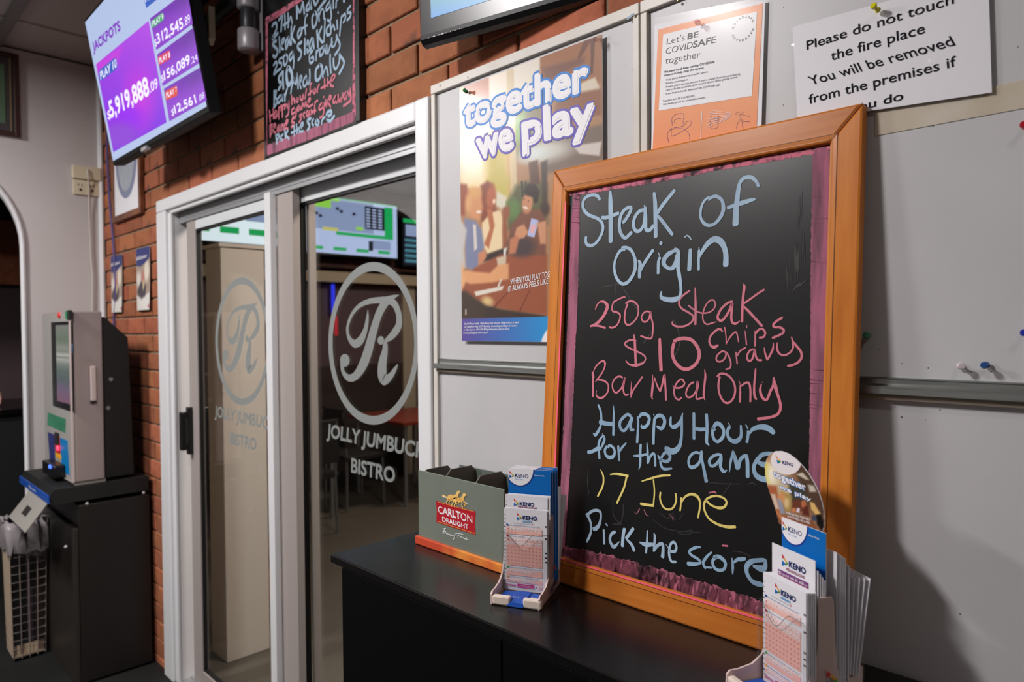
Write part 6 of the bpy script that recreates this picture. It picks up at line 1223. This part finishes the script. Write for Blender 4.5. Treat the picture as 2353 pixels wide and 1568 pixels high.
# ---------------------------------------------------------------- wire bin with liner
bx0, bx1, by0, by1, bzt = -4.16, -3.965, -.490, -.342, .62
bn = thing('wire_bin', (-4.07, -.40, 0), 'beige wire mesh waste bin with a clear plastic liner at the lower left', 'bin')
def bp_(s_, t_, z):   # tapering plan
    k = .86+.14*z/bzt; cx_, cy_ = (bx0+bx1)/2, (by0+by1)/2
    return (cx_+(s_-.5)*(bx1-bx0)*k, cy_+(t_-.5)*(by1-by0)*k, z)
m = MB()
for i in range(15):
    z = .02+i*(bzt-.06)/14
    m.tube([bp_(0, 0, z), bp_(1, 0, z), bp_(1, 1, z), bp_(0, 1, z), bp_(0, 0, z)], .0016, 'bin_wire', 5, cap=False)
for t in np.linspace(0, 1, 5):
    for a, b_ in (((t, 0), (t, 0)), ((t, 1), (t, 1)), ((0, t), (0, t)), ((1, t), (1, t))): m.tube([bp_(*a, .01), bp_(*a, bzt)], .0018, 'bin_wire', 5)
tag(m.build('mesh_wire', bn), kind='stuff')
MB().add([bp_(0, .0, .02), bp_(1, .0, .02), bp_(1, .0, bzt-.02), bp_(0, .0, bzt-.02)], [(0, 1, 2, 3)], 'bin_beige').build('front_plate', bn)
MB().add([bp_(.04, .04, .0), bp_(.96, .04, .0), bp_(.96, .96, .0), bp_(.04, .96, .0)], [(0, 1, 2, 3)], 'bin_beige').build('bin_floor', bn)
MB().add([bp_(.96, .04, .02), bp_(.96, .96, .02), bp_(.96, .96, .075), bp_(.96, .04, .075)], [(0, 1, 2, 3)], 'bin_beige').build('bin_skirt', bn)
vs = []; r1 = random.Random(4); per = [(s_, 0) for s_ in np.linspace(0, 1, 9)[:-1]]+[(1, t) for t in np.linspace(0, 1, 9)[:-1]]+[(s_, 1) for s_ in np.linspace(1, 0, 9)[:-1]]+[(0, t) for t in np.linspace(1, 0, 9)[:-1]]
zs = [(.03, .93), (.25, .94), (.45, .95), (.60, .97), (.655, 1.0), (.665, 1.08), (.63, 1.16), (.57, 1.2), (.52, 1.17)]
for z, k in zs:
    for s_, t in per:
        j = r1.uniform(-.015, .015) if z > .5 else r1.uniform(-.004, .004)
        q = bp_(.5+(s_-.5)*k, .5+(t-.5)*k, min(z, bzt)); vs.append((q[0]+j, q[1]+j*.8, z+(r1.uniform(-.012, .012) if z > .5 else 0)))
n = len(per); nr = len(zs)
MB().add(vs[:5*n], [(i*n+k, i*n+(k+1) % n, (i+1)*n+(k+1) % n, (i+1)*n+k) for i in range(4) for k in range(n)], 'liner').build('liner_body', bn, smooth=True)
MB().add(vs[3*n:], [(i*n+k, i*n+(k+1) % n, (i+1)*n+(k+1) % n, (i+1)*n+k) for i in range(nr-4) for k in range(n)], 'liner_solid').build('liner_cuff', bn, smooth=True)
# ---------------------------------------------------------------- seen through the glass
MB_ = MB
pil = thing('partition', (-3.33, .33, 0), 'low white partition just behind the left glass door leaf', 'partition')
MB().box(-3.42, -3.245, .225, .437, 0, 1.955, 'pillar_white').build('partition_body', pil, bevel=.004)
MB().box(-3.43, -3.235, .215, .447, 1.955, 1.972, 'pillar_white').build('partition_cap', pil)
def far_tv(y0, y1, z0, z1, label, kind):
    x = -5.93; k = (5.93)/6.1
    y0, y1 = [(-1.1+(y+1.1)*k) for y in (y0, y1)]; z0, z1 = [1.57+(z-1.57)*k for z in (z0, z1)]
    f = F((x, y0, z0), (0, 1, 0), (0, 0, 1)); wd, ht = y1-y0, z1-z0
    t = thing('television', (x, (y0+y1)/2, z0), label, 'television')
    MB().obox(f, -.02, wd+.02, -.02, ht+.02, -.05, -.002, 'black_plastic').build('tv_housing', t)
    MB().obox(f, 0, wd, 0, ht, -.002, 0, {'race': 'b_white', 'bright': 'b_bright', 'dark': 'b_dark'}[kind]).build('tv_screen', t)
    m = MB(); R = lambda a0, a1, b0, b1, c_, h=.001: m.poly(f, [(a0*wd, b0*ht), (a1*wd, b0*ht), (a1*wd, b1*ht), (a0*wd, b1*ht)], c_, h)
    if kind == 'race':
        R(0, .72, .42, 1, 'b_grey'); R(0, .25, .80, .94, 'b_lime', .0015); R(.2, .34, .93, 1, 'b_lime', .0015); R(.62, .85, .50, .92, 'b_dark', .0015); R(.85, .95, .36, .95, 'b_green', .0015); R(.3, .95, .34, .40, 'b_green', .0018); R(.16, .32, .40, .46, 'b_yel', .002); R(.52, .6, .46, .52, 'b_lime', .002)
        for k2 in range(4): R(.02+.25*k2, .16+.25*k2, .06, .12, 'b_green', .0015)
        R(.70, .92, .14, .30, 'b_grey', .0015); R(0, 1, .98, 1, 'b_green', .002); R(.66, .71, .1, .28, 'b_dark', .002)
        for a, b_ in ((.30, .78), (.34, .74), (.08, .66), (.12, .62), (.48, .72)): R(a, a+.035, b_, b_+.05, 'b_dark', .002)
        for r2 in range(7):
            for c2 in range(3): R(.635+.07*c2, .68+.07*c2, .535+.053*r2, .56+.053*r2, 'b_white', .0019)
    elif kind == 'bright':
        R(.30, 1, .42, 1, 'b_sky'); R(.52, .95, .36, .6, 'b_grey', .0015); R(.84, 1, .62, 1, 'b_green', .002)
        for k2 in range(4): R(.03+.26*k2, .20+.26*k2, .14, .24, 'b_green', .0015)
    else:
        R(.0, 1, .9, .98, 'b_green')
        for k2 in range(5): R(.03, 1, .06+k2*.11, .12+k2*.11, 'b_cyan')
        R(.05, .8, .62, .86, 'b_grey')
    m.build('screen_picture', t)
    MB().box(-6.1, x-.05, (y0+y1)/2-.1, (y0+y1)/2+.1, (z0+z1)/2-.1, (z0+z1)/2+.1, 'grey_arm').build('wall_mount', t)
far_tv(2.22, 3.262, 2.308, 2.86, 'horse racing television with lavender screen behind the right glass leaf', 'race')
far_tv(1.10, 2.10, 2.335, 2.90, 'bright television with blue banner above the low partition, behind the left glass leaf', 'bright')
far_tv(3.345, 3.95, 2.245, 2.75, 'dark results television at the right edge of the glass', 'dark')
MB().box(-6.09, -5.99, .2, 7, 2.16, 2.19, 'far_brick').build('timber_shelf', wf)
MB().box(-6.1, -6.05, .2, 7, 2.86, 2.93, mat('rail_red', (120, 54, 30), .5)).build('timber_rail', wf)
for y, z0, z1, c_, lb in ((2.46, 1.72, 2.0, 'neon_b', 'blue neon strip on the far bistro wall'), (2.49, 1.50, 1.69, 'neon_r', 'red neon strip under the blue one on the far bistro wall')):
    tag(MB().tube([(-6.05, y, z0), (-6.05, y, z1)], .018, c_, 8).build('neon_strip'), lb, 'neon light')
fp = thing('framed_picture', (-6.07, 3.62, 1.3), 'large pale framed picture seen through the right glass leaf', 'picture')
MB().box(-6.098, -6.07, 3.50, 3.85, 1.2, 1.93, 'dark_frame').build('frame', fp); MB().box(-6.07, -6.066, 3.53, 3.82, 1.23, 1.90, mat('pic_pale', (150, 146, 110), .5)).build('picture_sheet', fp)
def table(x, y, lab, c_):
    t = thing('dining_table', (x, y, 0), lab, 'table', None)
    MB().box(x-.45, x+.45, y-.4, y+.4, .72, .75, c_).build('table_top', t, bevel=.004)
    for i in (-1, 1):
        for j in (-1, 1): MB().tube([(x+i*.38, y+j*.33, 0), (x+i*.38, y+j*.33, .72)], .018, 'metal_leg', 8).build('leg', t)
def chair(x, y, a, lab, grp=None):
    t = thing('dining_chair', (x, y, 0), lab, 'chair', grp); c, s_ = math.cos(a), math.sin(a)
    R = lambda u, v, z: (x+u*c-v*s_, y+u*s_+v*c, z)
    f = F(R(-.2, -.2, .43), (c, s_, 0), (-s_, c, 0)); MB().obox(f, 0, .4, 0, .4, 0, .045, 'chair_dark').build('seat', t, bevel=.01)
    f = F(R(-.19, .2, .55), (c, s_, 0), (0, 0, 1)); MB().obox(f, 0, .38, 0, .33, -.02, .01, 'chair_dark').build('backrest', t, bevel=.01)
    for i in (-1, 1):
        MB().tube([R(i*.18, -.18, 0), R(i*.17, -.17, .43)], .012, 'metal_leg', 6).build('leg', t)
        MB().tube([R(i*.18, .20, 0), R(i*.17, .19, .43), R(i*.17, .215, .86)], .012, 'metal_leg', 6).build('leg', t)
table(-5.35, 2.85, 'red topped bistro table seen lowest inside the letter oval of the right leaf', 'table_red')
table(-5.2, 4.3, 'dark bistro table at the right of the room behind the glass', 'table_red')
table(-5.5, 1.55, 'brown bistro table behind the centre stile of the glass door', 'brown_timber')
for x, y, a, lb in ((-5.35, 2.25, 3.14, 'dark chair on the near left side of the red bistro table'), (-4.75, 2.9, -1.57, 'dark chair on the door side of the red bistro table'), (-5.3, 3.5, 0, 'dark chair between the red table and the far table'), (-4.6, 4.2, -1.57, 'dark chair on the door side of the farther bistro table'), (-4.9, 1.5, -1.57, 'dark chair beside the brown bistro table')):
    chair(x, y, a, lb)
tk = thing('timber_carving', (-3.95, .80, 0), 'carved reddish tree trunk standing between the partition and the centre stile', 'carving')
rr_ = random.Random(9); prof = [(0, .17), (.02, .175), (.16, .17), (.17, .13), (.3, .15), (.45, .12), (.6, .15), (.75, .11), (.9, .12), (1.05, .10), (1.2, .085), (1.3, .09), (1.42, .05)]
MB().lathe((-3.95, .80, .17), (0, 0, 1), [(h-.17, r) for h, r in prof[3:]], mat('carving', (150, 78, 44), .7, c2=(86, 44, 28), vscale=14, bump=1.0, bscale=30), 14).build('trunk', tk)
MB().lathe((-3.95, .80, 0), (0, 0, 1), [(0, .17), (.15, .175), (.17, .165)], mat('stump_lit', (196, 140, 88), .7, var=.15, vscale=9), 14).build('stump_base', tk)  # paler than the trunk: light on the base is put into its colour
# ---------------------------------------------------------------- dark annex beyond the arch
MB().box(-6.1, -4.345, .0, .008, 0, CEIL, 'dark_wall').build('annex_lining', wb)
bcx = thing('bar_counter', (-5.4, -.75, 0), 'black bar counter in the dark room beyond the white arch', 'counter')
MB().box(-5.7, -5.0, -2.2, -.10, 0, 1.08, 'black_matte').build('counter_body', bcx); MB().box(-5.74, -4.96, -2.24, -.06, 1.08, 1.11, 'worktop_black').build('counter_top', bcx)
for i, (y, c_, lb) in enumerate(((-.60, 'pin_white', 'white paper bundle on the bar beyond the arch'), (-.50, 'kgrn', 'green paper bundle on the bar beyond the arch'), (-.36, 'form_pink', 'pink paper bundle on the bar nearest the arch edge'))):
    MBB = MB(); o_ = np.array([-5.2, y, 1.1102]); q = [(0, .03), (.02, .045), (.05, .05), (.08, .04), (.1, .02)]
    ob = MBB.lathe(o_, (0, 0, 1), q, c_, 7).build('paper_bundle'); tag(ob, lb, 'paper')
MB().box(-6.1, -6.0, -.32, -.02, 1.9, 2.35, 'brick').build('brick_patch', wf)
for i, (z, lb) in enumerate(((1.98, 'upper'), (1.80, 'lower'))):
    tag(MB().box(-6.09, -6.05, -.95, -.42, z, z+.08, mat('pale_strip', (150, 150, 148), .5)).build('shelf_sign'), f'{lb} pale grey strip sign beyond the white arch', 'sign')
